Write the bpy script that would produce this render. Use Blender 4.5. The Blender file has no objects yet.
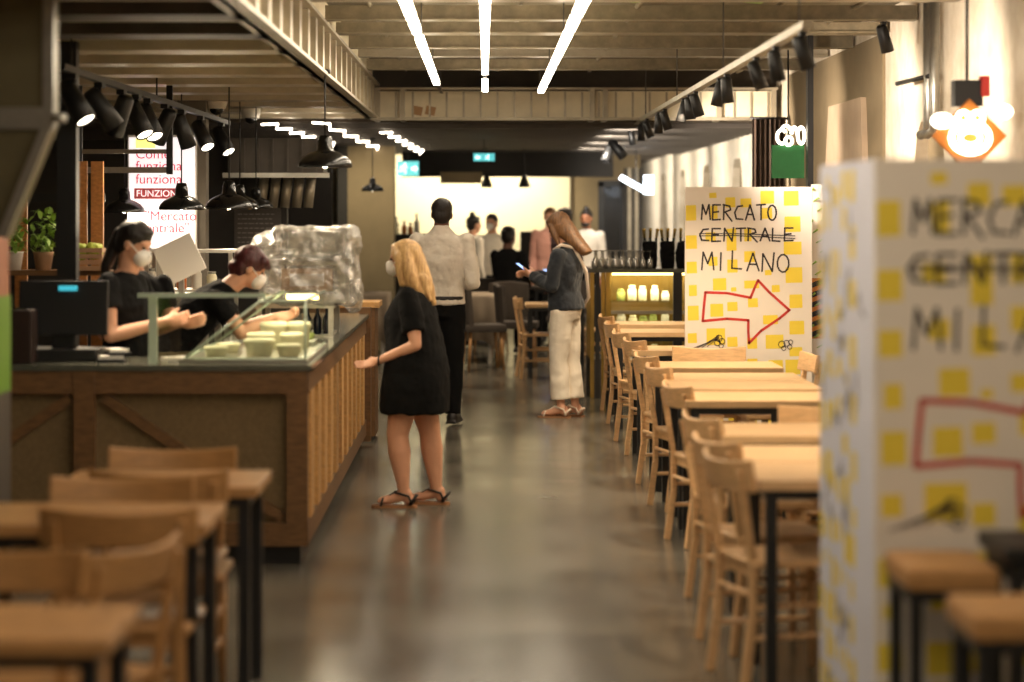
import bpy, bmesh, math, random
from mathutils import Vector, Matrix, Quaternion
random.seed(7)
PI = math.pi
V = Vector
C = bpy.context.scene.collection
sc = bpy.context.scene

# ------------------------------------------------------------------ colours and materials
def lin(c):
    return tuple((x/255/12.92 if x/255 <= .04045 else ((x/255+.055)/1.055)**2.4) for x in c) + (1.0,)

def mat(name, rgb, rough=.6, metal=0.0, noise=0.0, scale=8.0, bump=0.0, stretch=(1, 1, 1), rgb2=None, spec=.5, coat=0.0, sheen=0.0):
    m = bpy.data.materials.new(name); m.use_nodes = True
    nt = m.node_tree; b = nt.nodes['Principled BSDF']
    b.inputs['Base Color'].default_value = lin(rgb)
    b.inputs['Roughness'].default_value = rough
    b.inputs['Metallic'].default_value = metal
    b.inputs['Specular IOR Level'].default_value = spec
    b.inputs['Coat Weight'].default_value = coat
    b.inputs['Sheen Weight'].default_value = sheen
    if noise or bump or rgb2:
        tc = nt.nodes.new('ShaderNodeTexCoord'); mp = nt.nodes.new('ShaderNodeMapping')
        mp.inputs['Scale'].default_value = stretch
        nt.links.new(tc.outputs['Object'], mp.inputs['Vector'])
        n = nt.nodes.new('ShaderNodeTexNoise'); n.inputs['Scale'].default_value = scale
        n.inputs['Detail'].default_value = 6; n.inputs['Roughness'].default_value = .6
        nt.links.new(mp.outputs['Vector'], n.inputs['Vector'])
        if noise or rgb2:
            r = nt.nodes.new('ShaderNodeValToRGB')
            c1 = lin(rgb2) if rgb2 else tuple(x*(1-noise) for x in lin(rgb)[:3])+(1,)
            c2 = lin(rgb) if rgb2 else tuple(min(1, x*(1+noise*.5)) for x in lin(rgb)[:3])+(1,)
            r.color_ramp.elements[0].color = c1; r.color_ramp.elements[0].position = .3
            r.color_ramp.elements[1].color = c2; r.color_ramp.elements[1].position = .68
            nt.links.new(n.outputs['Fac'], r.inputs['Fac'])
            nt.links.new(r.outputs['Color'], b.inputs['Base Color'])
        if bump:
            bp = nt.nodes.new('ShaderNodeBump'); bp.inputs['Strength'].default_value = bump
            bp.inputs['Distance'].default_value = .02
            nt.links.new(n.outputs['Fac'], bp.inputs['Height'])
            nt.links.new(bp.outputs['Normal'], b.inputs['Normal'])
    return m

def glow(name, rgb, strength):
    m = bpy.data.materials.new(name); m.use_nodes = True
    b = m.node_tree.nodes['Principled BSDF']
    b.inputs['Base Color'].default_value = lin(rgb)
    b.inputs['Emission Color'].default_value = lin(rgb)
    b.inputs['Emission Strength'].default_value = strength
    return m

def clear(name, tint, gloss=.12, rough=.02, bump=0.0, milky=0.0):
    """thin clear sheet: mostly see-through, a little mirror, optionally milky and crinkled"""
    m = bpy.data.materials.new(name); m.use_nodes = True
    nt = m.node_tree; nt.nodes.clear()
    out = nt.nodes.new('ShaderNodeOutputMaterial')
    tr = nt.nodes.new('ShaderNodeBsdfTransparent'); tr.inputs['Color'].default_value = lin(tint)
    gl = nt.nodes.new('ShaderNodeBsdfGlossy'); gl.inputs['Roughness'].default_value = rough
    mx = nt.nodes.new('ShaderNodeMixShader'); mx.inputs['Fac'].default_value = gloss
    nt.links.new(tr.outputs[0], mx.inputs[1]); nt.links.new(gl.outputs[0], mx.inputs[2])
    last = mx
    if milky:
        df = nt.nodes.new('ShaderNodeBsdfDiffuse'); df.inputs['Color'].default_value = lin((235, 232, 225))
        m2 = nt.nodes.new('ShaderNodeMixShader'); m2.inputs['Fac'].default_value = milky
        nt.links.new(mx.outputs[0], m2.inputs[1]); nt.links.new(df.outputs[0], m2.inputs[2]); last = m2
    if bump:
        n = nt.nodes.new('ShaderNodeTexNoise'); n.inputs['Scale'].default_value = 14; n.inputs['Detail'].default_value = 4
        tc = nt.nodes.new('ShaderNodeTexCoord'); nt.links.new(tc.outputs['Object'], n.inputs['Vector'])
        bp = nt.nodes.new('ShaderNodeBump'); bp.inputs['Strength'].default_value = bump; bp.inputs['Distance'].default_value = .05
        nt.links.new(n.outputs['Fac'], bp.inputs['Height']); nt.links.new(bp.outputs['Normal'], gl.inputs['Normal'])
    nt.links.new(last.outputs[0], out.inputs['Surface'])
    return m

M = {}
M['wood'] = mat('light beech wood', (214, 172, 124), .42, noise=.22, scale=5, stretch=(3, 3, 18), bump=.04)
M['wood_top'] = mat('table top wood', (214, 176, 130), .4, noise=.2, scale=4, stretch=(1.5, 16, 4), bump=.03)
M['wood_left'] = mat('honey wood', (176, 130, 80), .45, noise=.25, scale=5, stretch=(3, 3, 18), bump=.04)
M['wood_dark'] = mat('brown counter timber', (116, 82, 48), .5, noise=.35, scale=4, stretch=(4, 4, 14), bump=.08)
M['wood_slat'] = mat('pale counter slat', (206, 158, 98), .5, noise=.25, scale=4, stretch=(6, 6, 14), bump=.05)
M['wood_plank'] = mat('orange plank', (186, 124, 66), .55, noise=.35, scale=4, stretch=(8, 8, 16), bump=.08)
M['panel_brown'] = mat('sacking panel', (122, 100, 68), .85, noise=.18, scale=60, bump=.1)
M['black'] = mat('black painted steel', (22, 22, 23), .45, noise=.1, scale=20)
M['black_gloss'] = mat('black enamel', (14, 14, 15), .22, coat=.3)
M['lamp_inner'] = mat('white lamp inner', (232, 226, 210), .4)
M['steel'] = mat('brushed steel', (178, 176, 168), .32, metal=.9, noise=.12, scale=30, stretch=(1, 20, 1))
M['galv'] = mat('galvanised sheet', (168, 158, 138), .42, metal=.55, noise=.2, scale=6, bump=.05)
M['soffit'] = mat('pale soffit sheet', (204, 192, 166), .42, metal=.15, noise=.2, scale=3)
M['galv_light'] = mat('pale duct sheet', (226, 214, 184), .45, metal=.1, noise=.12, scale=5, bump=.04)
M['galv_dark'] = mat('dull dark sheet', (88, 82, 76), .5, metal=.4, noise=.25, scale=5)
M['stone'] = mat('counter slab', (92, 92, 82), .15, noise=.2, scale=12)
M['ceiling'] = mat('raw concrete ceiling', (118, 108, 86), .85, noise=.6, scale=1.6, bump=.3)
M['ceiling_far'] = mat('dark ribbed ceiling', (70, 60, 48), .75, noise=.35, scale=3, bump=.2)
M['pipe'] = mat('weathered pipe', (134, 122, 98), .5, metal=.3, noise=.3, scale=10)
M['plaster'] = mat('rough white plaster', (232, 222, 204), .9, noise=.16, scale=5, bump=.35, rgb2=(206, 192, 168))
M['beige'] = mat('beige plaster', (186, 164, 138), .9, noise=.1, scale=4, bump=.1)
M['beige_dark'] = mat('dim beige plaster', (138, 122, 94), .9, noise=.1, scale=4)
M['cream'] = mat('cream wall', (240, 230, 200), .85, noise=.05, scale=3)
M['charcoal'] = mat('charcoal wall', (42, 38, 34), .7, noise=.2, scale=4)
M['grey_wall'] = mat('grey wall', (120, 112, 100), .8, noise=.12, scale=4)
M['skin'] = mat('warm skin', (214, 160, 130), .5, noise=.06, scale=20)
M['skin_tan'] = mat('tanned skin', (170, 112, 80), .5, noise=.06, scale=20)
M['skin_deep'] = mat('deep skin', (104, 66, 46), .5, noise=.06, scale=20)
def hairmat(n, a, b): return mat(n, a, .42, rgb2=b, scale=9, stretch=(7, 7, 1.2), bump=.35)
M['blonde'] = hairmat('blonde hair', (230, 192, 132), (172, 126, 76))
M['brownhair'] = hairmat('brown hair', (140, 98, 58), (78, 52, 32))
M['darkhair'] = hairmat('dark hair', (34, 24, 20), (16, 12, 10))
M['redhair'] = hairmat('burgundy hair', (92, 38, 42), (48, 20, 22))
M['black_cloth'] = mat('black cloth', (13, 13, 14), .9, bump=.25, scale=12, spec=.2)
M['navy'] = mat('navy wool', (30, 35, 43), .9, noise=.15, scale=14, bump=.3, sheen=.2)
M['white_cloth'] = mat('white cotton', (216, 206, 192), .85, noise=.06, scale=10, bump=.35)
M['trouser_white'] = mat('ivory denim', (238, 226, 208), .85, noise=.06, scale=9, bump=.4)
M['pink_cloth'] = mat('dusty pink cloth', (190, 140, 128), .85, noise=.1, scale=10, bump=.2)
M['wine_cloth'] = mat('dark wine cloth', (52, 22, 26), .85, noise=.1, scale=10, bump=.2)
M['olive_cloth'] = mat('olive banded apron', (96, 84, 46), .85, rgb2=(34, 30, 22), scale=3, stretch=(1, 1, 14), bump=.2)
M['mask'] = mat('white mask fabric', (236, 232, 226), .8)
M['leather_dark'] = mat('dark sandal leather', (26, 20, 18), .5)
M['sole'] = mat('tan sole', (150, 104, 66), .7)
M['leather_pale'] = mat('pale sandal leather', (232, 214, 196), .5)
M['eye'] = mat('dark iris', (24, 16, 12), .2)
M['grey_seat'] = mat('taupe upholstery', (66, 58, 52), .85, noise=.1, scale=20)
M['cloth_table'] = mat('taupe tablecloth', (158, 142, 124), .9, noise=.08, scale=8, bump=.2)
M['brass'] = mat('brushed brass', (176, 146, 76), .28, metal=.85, noise=.15, scale=8, stretch=(8, 8, 1))
M['board_white'] = mat('white screen board', (222, 212, 200), .8, noise=.03, scale=6)
M['board_side'] = mat('bluish white board', (212, 212, 224), .75, noise=.03, scale=6)
M['yellow'] = mat('yellow print', (226, 200, 66), .8)
M['yellow_pale'] = mat('pale yellow print', (220, 206, 108), .8)
M['red'] = mat('red marker', (190, 52, 44), .7)
M['ink'] = mat('black marker', (42, 36, 40), .7)
M['grey_ink'] = mat('grey marker', (138, 134, 146), .7)
M['green'] = mat('green metal sign', (38, 118, 60), .6, noise=.15, scale=8)
M['orange'] = mat('orange panel', (206, 124, 42), .6, noise=.3, scale=8)
M['plastic_white'] = mat('off white plastic', (220, 214, 202), .4)
M['paper'] = mat('white paper', (228, 222, 214), .8)
M['food'] = mat('pale cream food tub', (232, 224, 192), .5)
M['food2'] = mat('pale green salad', (150, 160, 84), .7, noise=.3, scale=30)
M['leaf'] = mat('leaf green', (136, 170, 66), .6, noise=.3, scale=20)
M['leaf_bright'] = mat('bright lettuce', (190, 204, 74), .6, noise=.25, scale=20)
M['crate'] = mat('pale crate wood', (188, 148, 112), .7, noise=.2, scale=10)
M['fridge_green'] = mat('lime green panel', (104, 148, 34), .5)
M['pinkish'] = mat('salmon panel', (168, 110, 82), .6, noise=.1)
M['cardboard'] = mat('cardboard', (176, 138, 98), .8)
M['gold_foil'] = mat('gold foil', (196, 164, 84), .35, metal=.7)
M['bottle_dark'] = mat('dark green bottle', (20, 34, 24), .12, coat=.4)
M['amber'] = mat('amber liquid', (196, 110, 42), .3)
M['glass'] = clear('clear glass', (250, 250, 247), .07)
M['glass_green'] = clear('green-edged glass', (248, 251, 247), .09)
M['glass_edge'] = mat('polished glass edge', (190, 206, 186), .15, spec=.8)
M['glassware'] = clear('stemware glass', (240, 238, 232), .4, .12, milky=.12)
M['wrap'] = clear('crinkled cling film', (238, 238, 236), .38, .16, bump=1.0, milky=.14)
M['strip'] = glow('white light strip', (255, 238, 212), 16)
M['led'] = glow('led ribbon', (255, 238, 214), 9)
M['screen'] = glow('lit display', (250, 240, 240), .75)
M['screen_pink'] = mat('pink display ink', (210, 70, 90), .6)
M['screen_pink'].node_tree.nodes['Principled BSDF'].inputs['Emission Color'].default_value = lin((214, 60, 84))
M['screen_pink'].node_tree.nodes['Principled BSDF'].inputs['Emission Strength'].default_value = .45
M['bulb'] = glow('lamp lens', (255, 240, 214), 5)
M['neon'] = glow('neon white', (255, 244, 222), 3.5)
M['teal'] = glow('teal sign', (84, 176, 178), 1.0)
M['teal_white'] = glow('sign white', (216, 244, 240), 1.6)
M['warm_led'] = glow('warm display light', (255, 222, 150), 5)
M['phone'] = glow('phone screen', (150, 178, 240), 1.6)
M['cool'] = glow('cool white tube', (226, 240, 255), 4)
M['till'] = glow('till read out', (60, 170, 190), .8)

# floor with large tiles
def floor_mat():
    m = bpy.data.materials.new('polished concrete tiles'); m.use_nodes = True
    nt = m.node_tree; b = nt.nodes['Principled BSDF']
    tc = nt.nodes.new('ShaderNodeTexCoord')
    mp = nt.nodes.new('ShaderNodeMapping'); mp.inputs['Location'].default_value = (.7, .25, 0)
    nt.links.new(tc.outputs['Object'], mp.inputs['Vector'])
    br = nt.nodes.new('ShaderNodeTexBrick'); br.offset = .5
    br.inputs['Scale'].default_value = 1; br.inputs['Brick Width'].default_value = .6
    br.inputs['Row Height'].default_value = 1.2; br.inputs['Mortar Size'].default_value = .004
    br.inputs['Color1'].default_value = lin((106, 100, 88)); br.inputs['Color2'].default_value = lin((90, 85, 76))
    br.inputs['Mortar'].default_value = lin((112, 104, 88))
    mp2 = nt.nodes.new('ShaderNodeMapping'); mp2.inputs['Rotation'].default_value = (0, 0, PI/2)
    nt.links.new(mp.outputs['Vector'], mp2.inputs['Vector'])
    nt.links.new(mp2.outputs['Vector'], br.inputs['Vector'])
    n = nt.nodes.new('ShaderNodeTexNoise'); n.inputs['Scale'].default_value = 1.1; n.inputs['Detail'].default_value = 3
    nt.links.new(tc.outputs['Object'], n.inputs['Vector'])
    mx = nt.nodes.new('ShaderNodeMix'); mx.data_type = 'RGBA'; mx.blend_type = 'MULTIPLY'; mx.inputs[0].default_value = .7
    r = nt.nodes.new('ShaderNodeValToRGB'); r.color_ramp.elements[0].color = (.45, .45, .45, 1); r.color_ramp.elements[1].color = (1.2, 1.2, 1.2, 1)
    r.color_ramp.elements[0].position = .3; r.color_ramp.elements[1].position = .7
    nt.links.new(n.outputs['Fac'], r.inputs['Fac'])
    nt.links.new(br.outputs['Color'], mx.inputs[6]); nt.links.new(r.outputs['Color'], mx.inputs[7])
    nt.links.new(mx.outputs[2], b.inputs['Base Color'])
    r2 = nt.nodes.new('ShaderNodeMapRange'); r2.inputs['To Min'].default_value = .1; r2.inputs['To Max'].default_value = .34
    nt.links.new(n.outputs['Fac'], r2.inputs['Value']); nt.links.new(r2.outputs[0], b.inputs['Roughness'])
    b.inputs['Specular IOR Level'].default_value = .6
    n2 = nt.nodes.new('ShaderNodeTexNoise'); n2.inputs['Scale'].default_value = 5
    nt.links.new(tc.outputs['Object'], n2.inputs['Vector'])
    bp = nt.nodes.new('ShaderNodeBump'); bp.inputs['Strength'].default_value = .05; bp.inputs['Distance'].default_value = .02
    nt.links.new(n2.outputs['Fac'], bp.inputs['Height']); nt.links.new(bp.outputs['Normal'], b.inputs['Normal'])
    return m
M['floor'] = floor_mat()

# ------------------------------------------------------------------ object helpers
def props(o, label=None, cat=None, group=None, kind=None):
    if label: o['label'] = label
    if cat: o['category'] = cat
    if group: o['group'] = group
    if kind: o['kind'] = kind
    return o

def thing(name, label, cat, loc=(0, 0, 0), rz=0, group=None):
    o = bpy.data.objects.new(name, None); C.objects.link(o)
    o.empty_display_size = .1
    o.location = loc; o.rotation_euler = (0, 0, rz)
    return props(o, label, cat, group)

def dup(root, loc, rz=0, label=None, group=None):
    def cp(o, par):
        c = o.copy(); C.objects.link(c); c.parent = par
        for ch in kids.get(o.name, []): cp(ch, c)
        return c
    kids = {}
    for ch in root.children_recursive: kids.setdefault(ch.parent.name, []).append(ch)
    r = cp(root, None)
    r.location = loc; r.rotation_euler = (0, 0, rz)
    if label: r['label'] = label
    if group: r['group'] = group
    return r

class MB:
    """collects shapes in one bmesh"""
    def __init__(s): s.b = bmesh.new(); s.mi = 0; s.mats = []
    def _mark(s, faces):
        for f in faces: f.material_index = s.mi
    def use(s, m):
        if m not in s.mats: s.mats.append(m)
        s.mi = s.mats.index(m); return s
    def box(s, c, d, rot=None, bevel=0):
        g = bmesh.ops.create_cube(s.b, size=1)
        vs = g['verts']
        bmesh.ops.scale(s.b, vec=V(d), verts=vs)
        fs = list({f for v in vs for f in v.link_faces})
        if bevel:
            es = list({e for v in vs for e in v.link_edges})
            r = bmesh.ops.bevel(s.b, geom=es, offset=bevel, segments=2, affect='EDGES', profile=.7)
            vs = list({v for f in r['faces'] for v in f.verts} | {v for v in vs if v.is_valid})
            fs = list({f for v in vs for f in v.link_faces})
        if rot is not None: bmesh.ops.rotate(s.b, cent=(0, 0, 0), matrix=rot, verts=vs)
        bmesh.ops.translate(s.b, vec=V(c), verts=vs)
        s._mark(fs); return s
    def bb(s, x0, x1, y0, y1, z0, z1, bevel=0):
        return s.box(((x0+x1)/2, (y0+y1)/2, (z0+z1)/2), (x1-x0, y1-y0, z1-z0), bevel=bevel)
    def beam(s, p0, p1, w, h, up=(0, 0, 1), bevel=0):
        p0, p1 = V(p0), V(p1); d = p1-p0; L = d.length; d.normalize()
        u = V(up); sd = d.cross(u)
        if sd.length < 1e-4: sd = d.cross(V((0, 1, 0)))
        sd.normalize(); u = sd.cross(d)
        R = Matrix((sd, d, u)).transposed()
        return s.box((p0+p1)/2, (w, L, h), R, bevel)
    def tube(s, pts, r, seg=10, closed=False):
        pts = [V(p) for p in pts]; n = len(pts)
        rs = r if isinstance(r, (list, tuple)) else [r]*n
        rings = []; ref = None
        for i, p in enumerate(pts):
            if closed: t = (pts[(i+1) % n]-pts[i-1])
            else: t = pts[min(i+1, n-1)]-pts[max(i-1, 0)]
            t.normalize()
            if ref is None:
                ref = t.cross(V((0, 0, 1)))
                if ref.length < 1e-3: ref = t.cross(V((0, 1, 0)))
            ref = ref - t*ref.dot(t); ref.normalize(); b2 = t.cross(ref)
            rings.append([s.b.verts.new(p+(ref*math.cos(a)+b2*math.sin(a))*rs[i]) for a in [2*PI*k/seg for k in range(seg)]])
        fs = []
        m = n if closed else n-1
        for i in range(m):
            A, B = rings[i], rings[(i+1) % n]
            for k in range(seg): fs.append(s.b.faces.new((A[k], A[(k+1) % seg], B[(k+1) % seg], B[k])))
        if not closed:
            fs.append(s.b.faces.new(rings[0][::-1])); fs.append(s.b.faces.new(rings[-1]))
        for f in fs: f.smooth = True
        s._mark(fs); return s
    def lathe(s, prof, c=(0, 0, 0), seg=24, closed=False):
        """prof = [(r, z)...] about the z axis; capped where it ends off the axis unless closed (a loop)"""
        rings = []
        for r, z in prof:
            rings.append([s.b.verts.new((c[0]+r*math.cos(2*PI*k/seg), c[1]+r*math.sin(2*PI*k/seg), c[2]+z)) for k in range(seg)])
        fs = []
        n = len(rings)
        for i in range(n if closed else n-1):
            A, B = rings[i], rings[(i+1) % n]
            for k in range(seg): fs.append(s.b.faces.new((A[k], A[(k+1) % seg], B[(k+1) % seg], B[k])))
        if not closed:
            fs.append(s.b.faces.new(rings[0][::-1])); fs.append(s.b.faces.new(rings[-1]))
        for f in fs: f.smooth = True
        s._mark(fs); return s
    def prism(s, pts, axis, a0, a1):
        """polygon pts in the two other axes, extruded from a0 to a1 along axis 0/1/2"""
        def mk(p, a):
            q = list(p); q.insert(axis, a); return s.b.verts.new(q)
        A = [mk(p, a0) for p in pts]; B = [mk(p, a1) for p in pts]; n = len(pts)
        fs = [s.b.faces.new(A), s.b.faces.new(B[::-1])]
        for k in range(n): fs.append(s.b.faces.new((A[k], B[k], B[(k+1) % n], A[(k+1) % n])))
        s._mark(fs); return s
    def ball(s, c, r, seg=12, sub=None):
        rr = (r, r, r) if not isinstance(r, (tuple, list)) else r
        return s.sphere(c, rr, None, seg, max(6, seg*2//3))
    def sphere(s, c, rr, Q, nu, nv):
        c = V(c); rows = []
        def pt(th, ph):
            p = V((rr[0]*math.sin(th)*math.cos(ph), rr[1]*math.sin(th)*math.sin(ph), rr[2]*math.cos(th)))
            return s.b.verts.new(c+(Q @ p if Q is not None else p))
        top, bot = pt(0, 0), pt(PI, 0)
        for i in range(1, nv): rows.append([pt(PI*i/nv, 2*PI*k/nu) for k in range(nu)])
        fs = []
        for k in range(nu):
            q = (k+1) % nu
            fs.append(s.b.faces.new((top, rows[0][k], rows[0][q]))); fs.append(s.b.faces.new((bot, rows[-1][q], rows[-1][k])))
            for i in range(nv-2): fs.append(s.b.faces.new((rows[i][k], rows[i+1][k], rows[i+1][q], rows[i][q])))
        for f in fs: f.smooth = True
        s._mark(fs); return s
    def build(s, name, m=None, parent=None, loc=None, bevel=0, smooth=False, kind=None):
        bmesh.ops.recalc_face_normals(s.b, faces=s.b.faces)
        if smooth:
            for f in s.b.faces: f.smooth = True
        me = bpy.data.meshes.new(name); s.b.to_mesh(me); s.b.free()
        if m is not None: me.materials.append(m)
        else:
            for x in s.mats: me.materials.append(x)
        o = bpy.data.objects.new(name, me); C.objects.link(o)
        if parent: o.parent = parent
        if loc: o.location = loc
        if bevel:
            md = o.modifiers.new('bevel', 'BEVEL'); md.width = bevel; md.segments = 2; md.limit_method = 'ANGLE'
        if kind: o['kind'] = kind
        return o

def single(mb, name, m, label, cat, group=None, **k):
    return props(mb.build(name, m, **k), label, cat, group)

WORK = None
def baked(o):
    """apply the modifiers of o"""
    global WORK
    if WORK is None: WORK = bpy.data.scenes.new('workshop')
    par = o.parent; o.parent = None
    WORK.collection.objects.link(o)
    with bpy.context.temp_override(scene=WORK, view_layer=WORK.view_layers[0]):
        dg = bpy.context.evaluated_depsgraph_get()
        me = bpy.data.meshes.new_from_object(o.evaluated_get(dg))
    WORK.collection.objects.unlink(o); o.parent = par
    old = o.data; o.modifiers.clear(); o.data = me
    bpy.data.meshes.remove(old)
    return o

# soft bodies: overlapping closed shapes fused into one skin
class Blob(MB):
    def cap(s, p0, p1, r0, r1, end=True):
        p0, p1 = V(p0), V(p1); n = 4
        s.tube([p0.lerp(p1, i/n) for i in range(n+1)], [r0+(r1-r0)*i/n for i in range(n+1)], 16)
        s.ball(p0, r0, 14)
        if end: s.ball(p1, r1, 14)
        return s
    def chain(s, pts, rs, flat=False):
        """rounded limb; flat = the last end is cut clean (a hem or cuff)"""
        for i in range(len(pts)-1): s.cap(pts[i], pts[i+1], rs[i], rs[i+1], not flat or i < len(pts)-2)
        return s
    def ell(s, c, r, Q=None):
        return s.sphere(c, r, Q, 20, 14)
    def loft(s, rings, side, fwd, p=2.3):
        """rings = [(centre, half width, half depth)]"""
        rs = []; seg = 28; side = V(side); fwd = V(fwd)
        for c, a, d in rings:
            row = []
            for k in range(seg):
                t = 2*PI*k/seg; ct, st = math.cos(t), math.sin(t)
                row.append(s.b.verts.new(V(c)+side*(a*math.copysign(abs(ct)**(2/p), ct))+fwd*(d*math.copysign(abs(st)**(2/p), st))))
            rs.append(row)
        for i in range(len(rs)-1):
            for k in range(seg): s.b.faces.new((rs[i][k], rs[i][(k+1) % seg], rs[i+1][(k+1) % seg], rs[i+1][k]))
        s.b.faces.new(rs[0][::-1]); s.b.faces.new(rs[-1]); return s
    def fuse(s, name, m, parent=None, voxel=.008, smooth=4, wrinkle=0.0, wscale=.08, loc=None):
        o = s.build(name, m, parent)
        rm = o.modifiers.new('fuse', 'REMESH'); rm.mode = 'VOXEL'; rm.voxel_size = voxel; rm.use_smooth_shade = True
        if smooth:
            sm = o.modifiers.new('smooth', 'SMOOTH'); sm.iterations = smooth; sm.factor = .5
        if wrinkle:
            t = bpy.data.textures.new(name+' folds', 'CLOUDS'); t.noise_scale = wscale
            dm = o.modifiers.new('folds', 'DISPLACE'); dm.texture = t; dm.strength = wrinkle; dm.mid_level = .5
        baked(o)
        for f in o.data.polygons: f.use_smooth = True
        if loc: o.location = loc
        return o
# ------------------------------------------------------------------ camera
cam = bpy.data.cameras.new('camera'); co = bpy.data.objects.new('camera', cam); C.objects.link(co)
co.location = (0, 0, 1.7); co.rotation_euler = (PI/2, 0, 0)
cam.sensor_width = 36; cam.lens = 36*2400/1024
cam.shift_x = 27/1024; cam.shift_y = -131/1024
cam.clip_start = .1; cam.clip_end = 200
cam.dof.use_dof = True; cam.dof.focus_distance = 17.0; cam.dof.aperture_fstop = 1.5
sc.camera = co

# ------------------------------------------------------------------ setting
def struct(mb, name, m, **k): return mb.build(name, m, kind='structure', **k)
XR = 2.72
struct(MB().bb(-5.2, 3.3, -2.5, 42, -.1, 0), 'floor', M['floor'])
# raw high ceiling above the aisle
struct(MB().bb(-1.3, 3.3, -2.5, 22.4, 3.06, 3.2), 'ceiling', M['ceiling'])
# lowered galvanised ceiling over the food counters: ribbed sheet with deep cross ribs and a ribbed upstand
mb = MB()
mb.use(M['soffit']).bb(-5.2, -1.06, -2.5, 22.4, 2.64, 2.7)
y = 9.2
k = 0
while y < 22:
    if k % 3 == 0: mb.use(M['galv_dark'] if y < 12.2 else M['soffit']).bb(-5.2, -1.07, y, y+.34, 2.54, 2.64)
    else: mb.use(M['soffit']).bb(-5.2, -1.07, y+.1, y+.2, 2.585, 2.64)
    y += .38; k += 1
for k in range(26):       # bolts along the ribs
    for j in range(5): mb.use(M['galv_light']).box((-1.5-j*.75, 13.1+k*.38, 2.578), (.03, .03, .014))
struct(mb, 'ceiling_left', None)
mb = MB().use(M['galv_light']).bb(-1.07, -1.04, -2.5, 22.2, 2.54, 3.06)
y = 8
while y < 22:
    mb.use(M['galv']).bb(-1.045, -1.0, y, y+.14, 2.55, 2.84); y += .62
mb.use(M['galv']).bb(-1.1, -.98, 3.5, 22.1, 2.54, 2.56); mb.bb(-1.05, -.97, 3.5, 22.1, 2.84, 2.86)
struct(mb, 'trim_1', None)
# far, darker ceiling beyond the duct, thin cross battens
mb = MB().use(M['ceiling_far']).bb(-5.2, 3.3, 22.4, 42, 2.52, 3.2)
y = 22.7
while y < 33.6: mb.use(M['galv_dark']).bb(-5.2, XR, y, y+.12, 2.47, 2.52); y += .5
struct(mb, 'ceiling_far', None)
# right wall: white plaster with tapering recesses
def recess_wall():
    yo = [.6, 4.1, 7.6, 11.1, 14.7, 22.1, 25.9, 29.5, 33.0, 36.6]
    pts = [(-2.5, 0)]
    for c in yo:
        pts += [(c-1.0, 0), (c-.72, 1.5), (c-.42, 2.16), (c-.28, 2.25), (c+.28, 2.25), (c+.42, 2.16), (c+.72, 1.5), (c+1.0, 0)]
    pts += [(42, 0), (42, 3.06), (-2.5, 3.06)]
    return MB().prism(pts, 0, XR, XR+.08)
struct(recess_wall(), 'wall_right', M['plaster'])
struct(MB().bb(XR+.08, XR+.2, -2.5, 42, 0, 3.06), 'wall_right_back', M['beige_dark'])
struct(MB().bb(-5.3, 3.4, -2.6, -2.5, 0, 3.06), 'wall_front', M['beige'])
struct(MB().bb(-5.3, 3.4, 42, 42.1, 0, 3.06), 'wall_end', M['charcoal'])
# broad beige bay with a lighter tapering panel
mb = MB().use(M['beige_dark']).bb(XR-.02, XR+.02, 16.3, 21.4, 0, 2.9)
mb.use(M['beige']).prism([(16.5, 0), (17.0, 2.5), (18.6, 2.5), (19.5, 0)], 0, XR-.06, XR-.02)
struct(mb, 'trim_2', None)
# walls behind and left
struct(MB().bb(-5.3, -5.2, -2.5, 42, 0, 3.06), 'wall_left', M['grey_wall'])
struct(MB().bb(-5.3, -1.7, 20.6, 20.75, 0, 2.3), 'wall_kitchen', M['charcoal'])
struct(MB().bb(-2.36, -2.14, 18.4, 18.6, 0, 2.56), 'column_kitchen', M['grey_wall'])
struct(MB().bb(-1.66, -1.1, 29.0, 29.5, 0, 2.5), 'column_far', M['beige_dark'])
struct(MB().bb(-5.3, 1.22, 34.5, 34.6, 0, 2.5), 'wall_back', M['cream'])
struct(MB().bb(1.22, 2.24, 34.6, 34.8, 0, 2.5), 'wall_back_right', M['beige_dark'])
mb = MB().bb(-1.1, 1.7, 31.8, 32.1, 2.14, 2.5); struct(mb, 'trim_3', M['charcoal'])
struct(MB().bb(-.59, -.04, 31.6, 31.75, 2.05, 2.2), 'trim_4', M['beige_dark'])
struct(MB().bb(-1.78, -1.66, 29.0, 34.4, 0, 2.5), 'wall_passage', M['charcoal'])
struct(MB().bb(-2.6, -1.75, 27.5, 27.6, 0, 2.5), 'wall_service', M['charcoal'])
# dark glazed door leaf and mirror strips on the far right
mb = MB().bb(1.62, 1.7, 34.3, 34.4, 0, 2.1); mb.bb(1.94, 1.98, 34.3, 34.4, 0, 2.1); mb.bb(1.62, 1.98, 34.3, 34.4, 2.04, 2.12); mb.bb(1.62, 1.98, 34.3, 34.4, 0, .12)
d = struct(mb, 'door_1', M['black'])
MB().bb(1.7, 1.94, 34.34, 34.36, .1, 2.06).build('door_glass', M['black_gloss'], d)
mb = MB()
for i in range(5): mb.use(M['galv'] if i % 2 else M['charcoal']).bb(1.985+i*.05, 2.035+i*.05, 34.2, 34.3, 0, 2.3)
struct(mb, 'trim_5', None)

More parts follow.
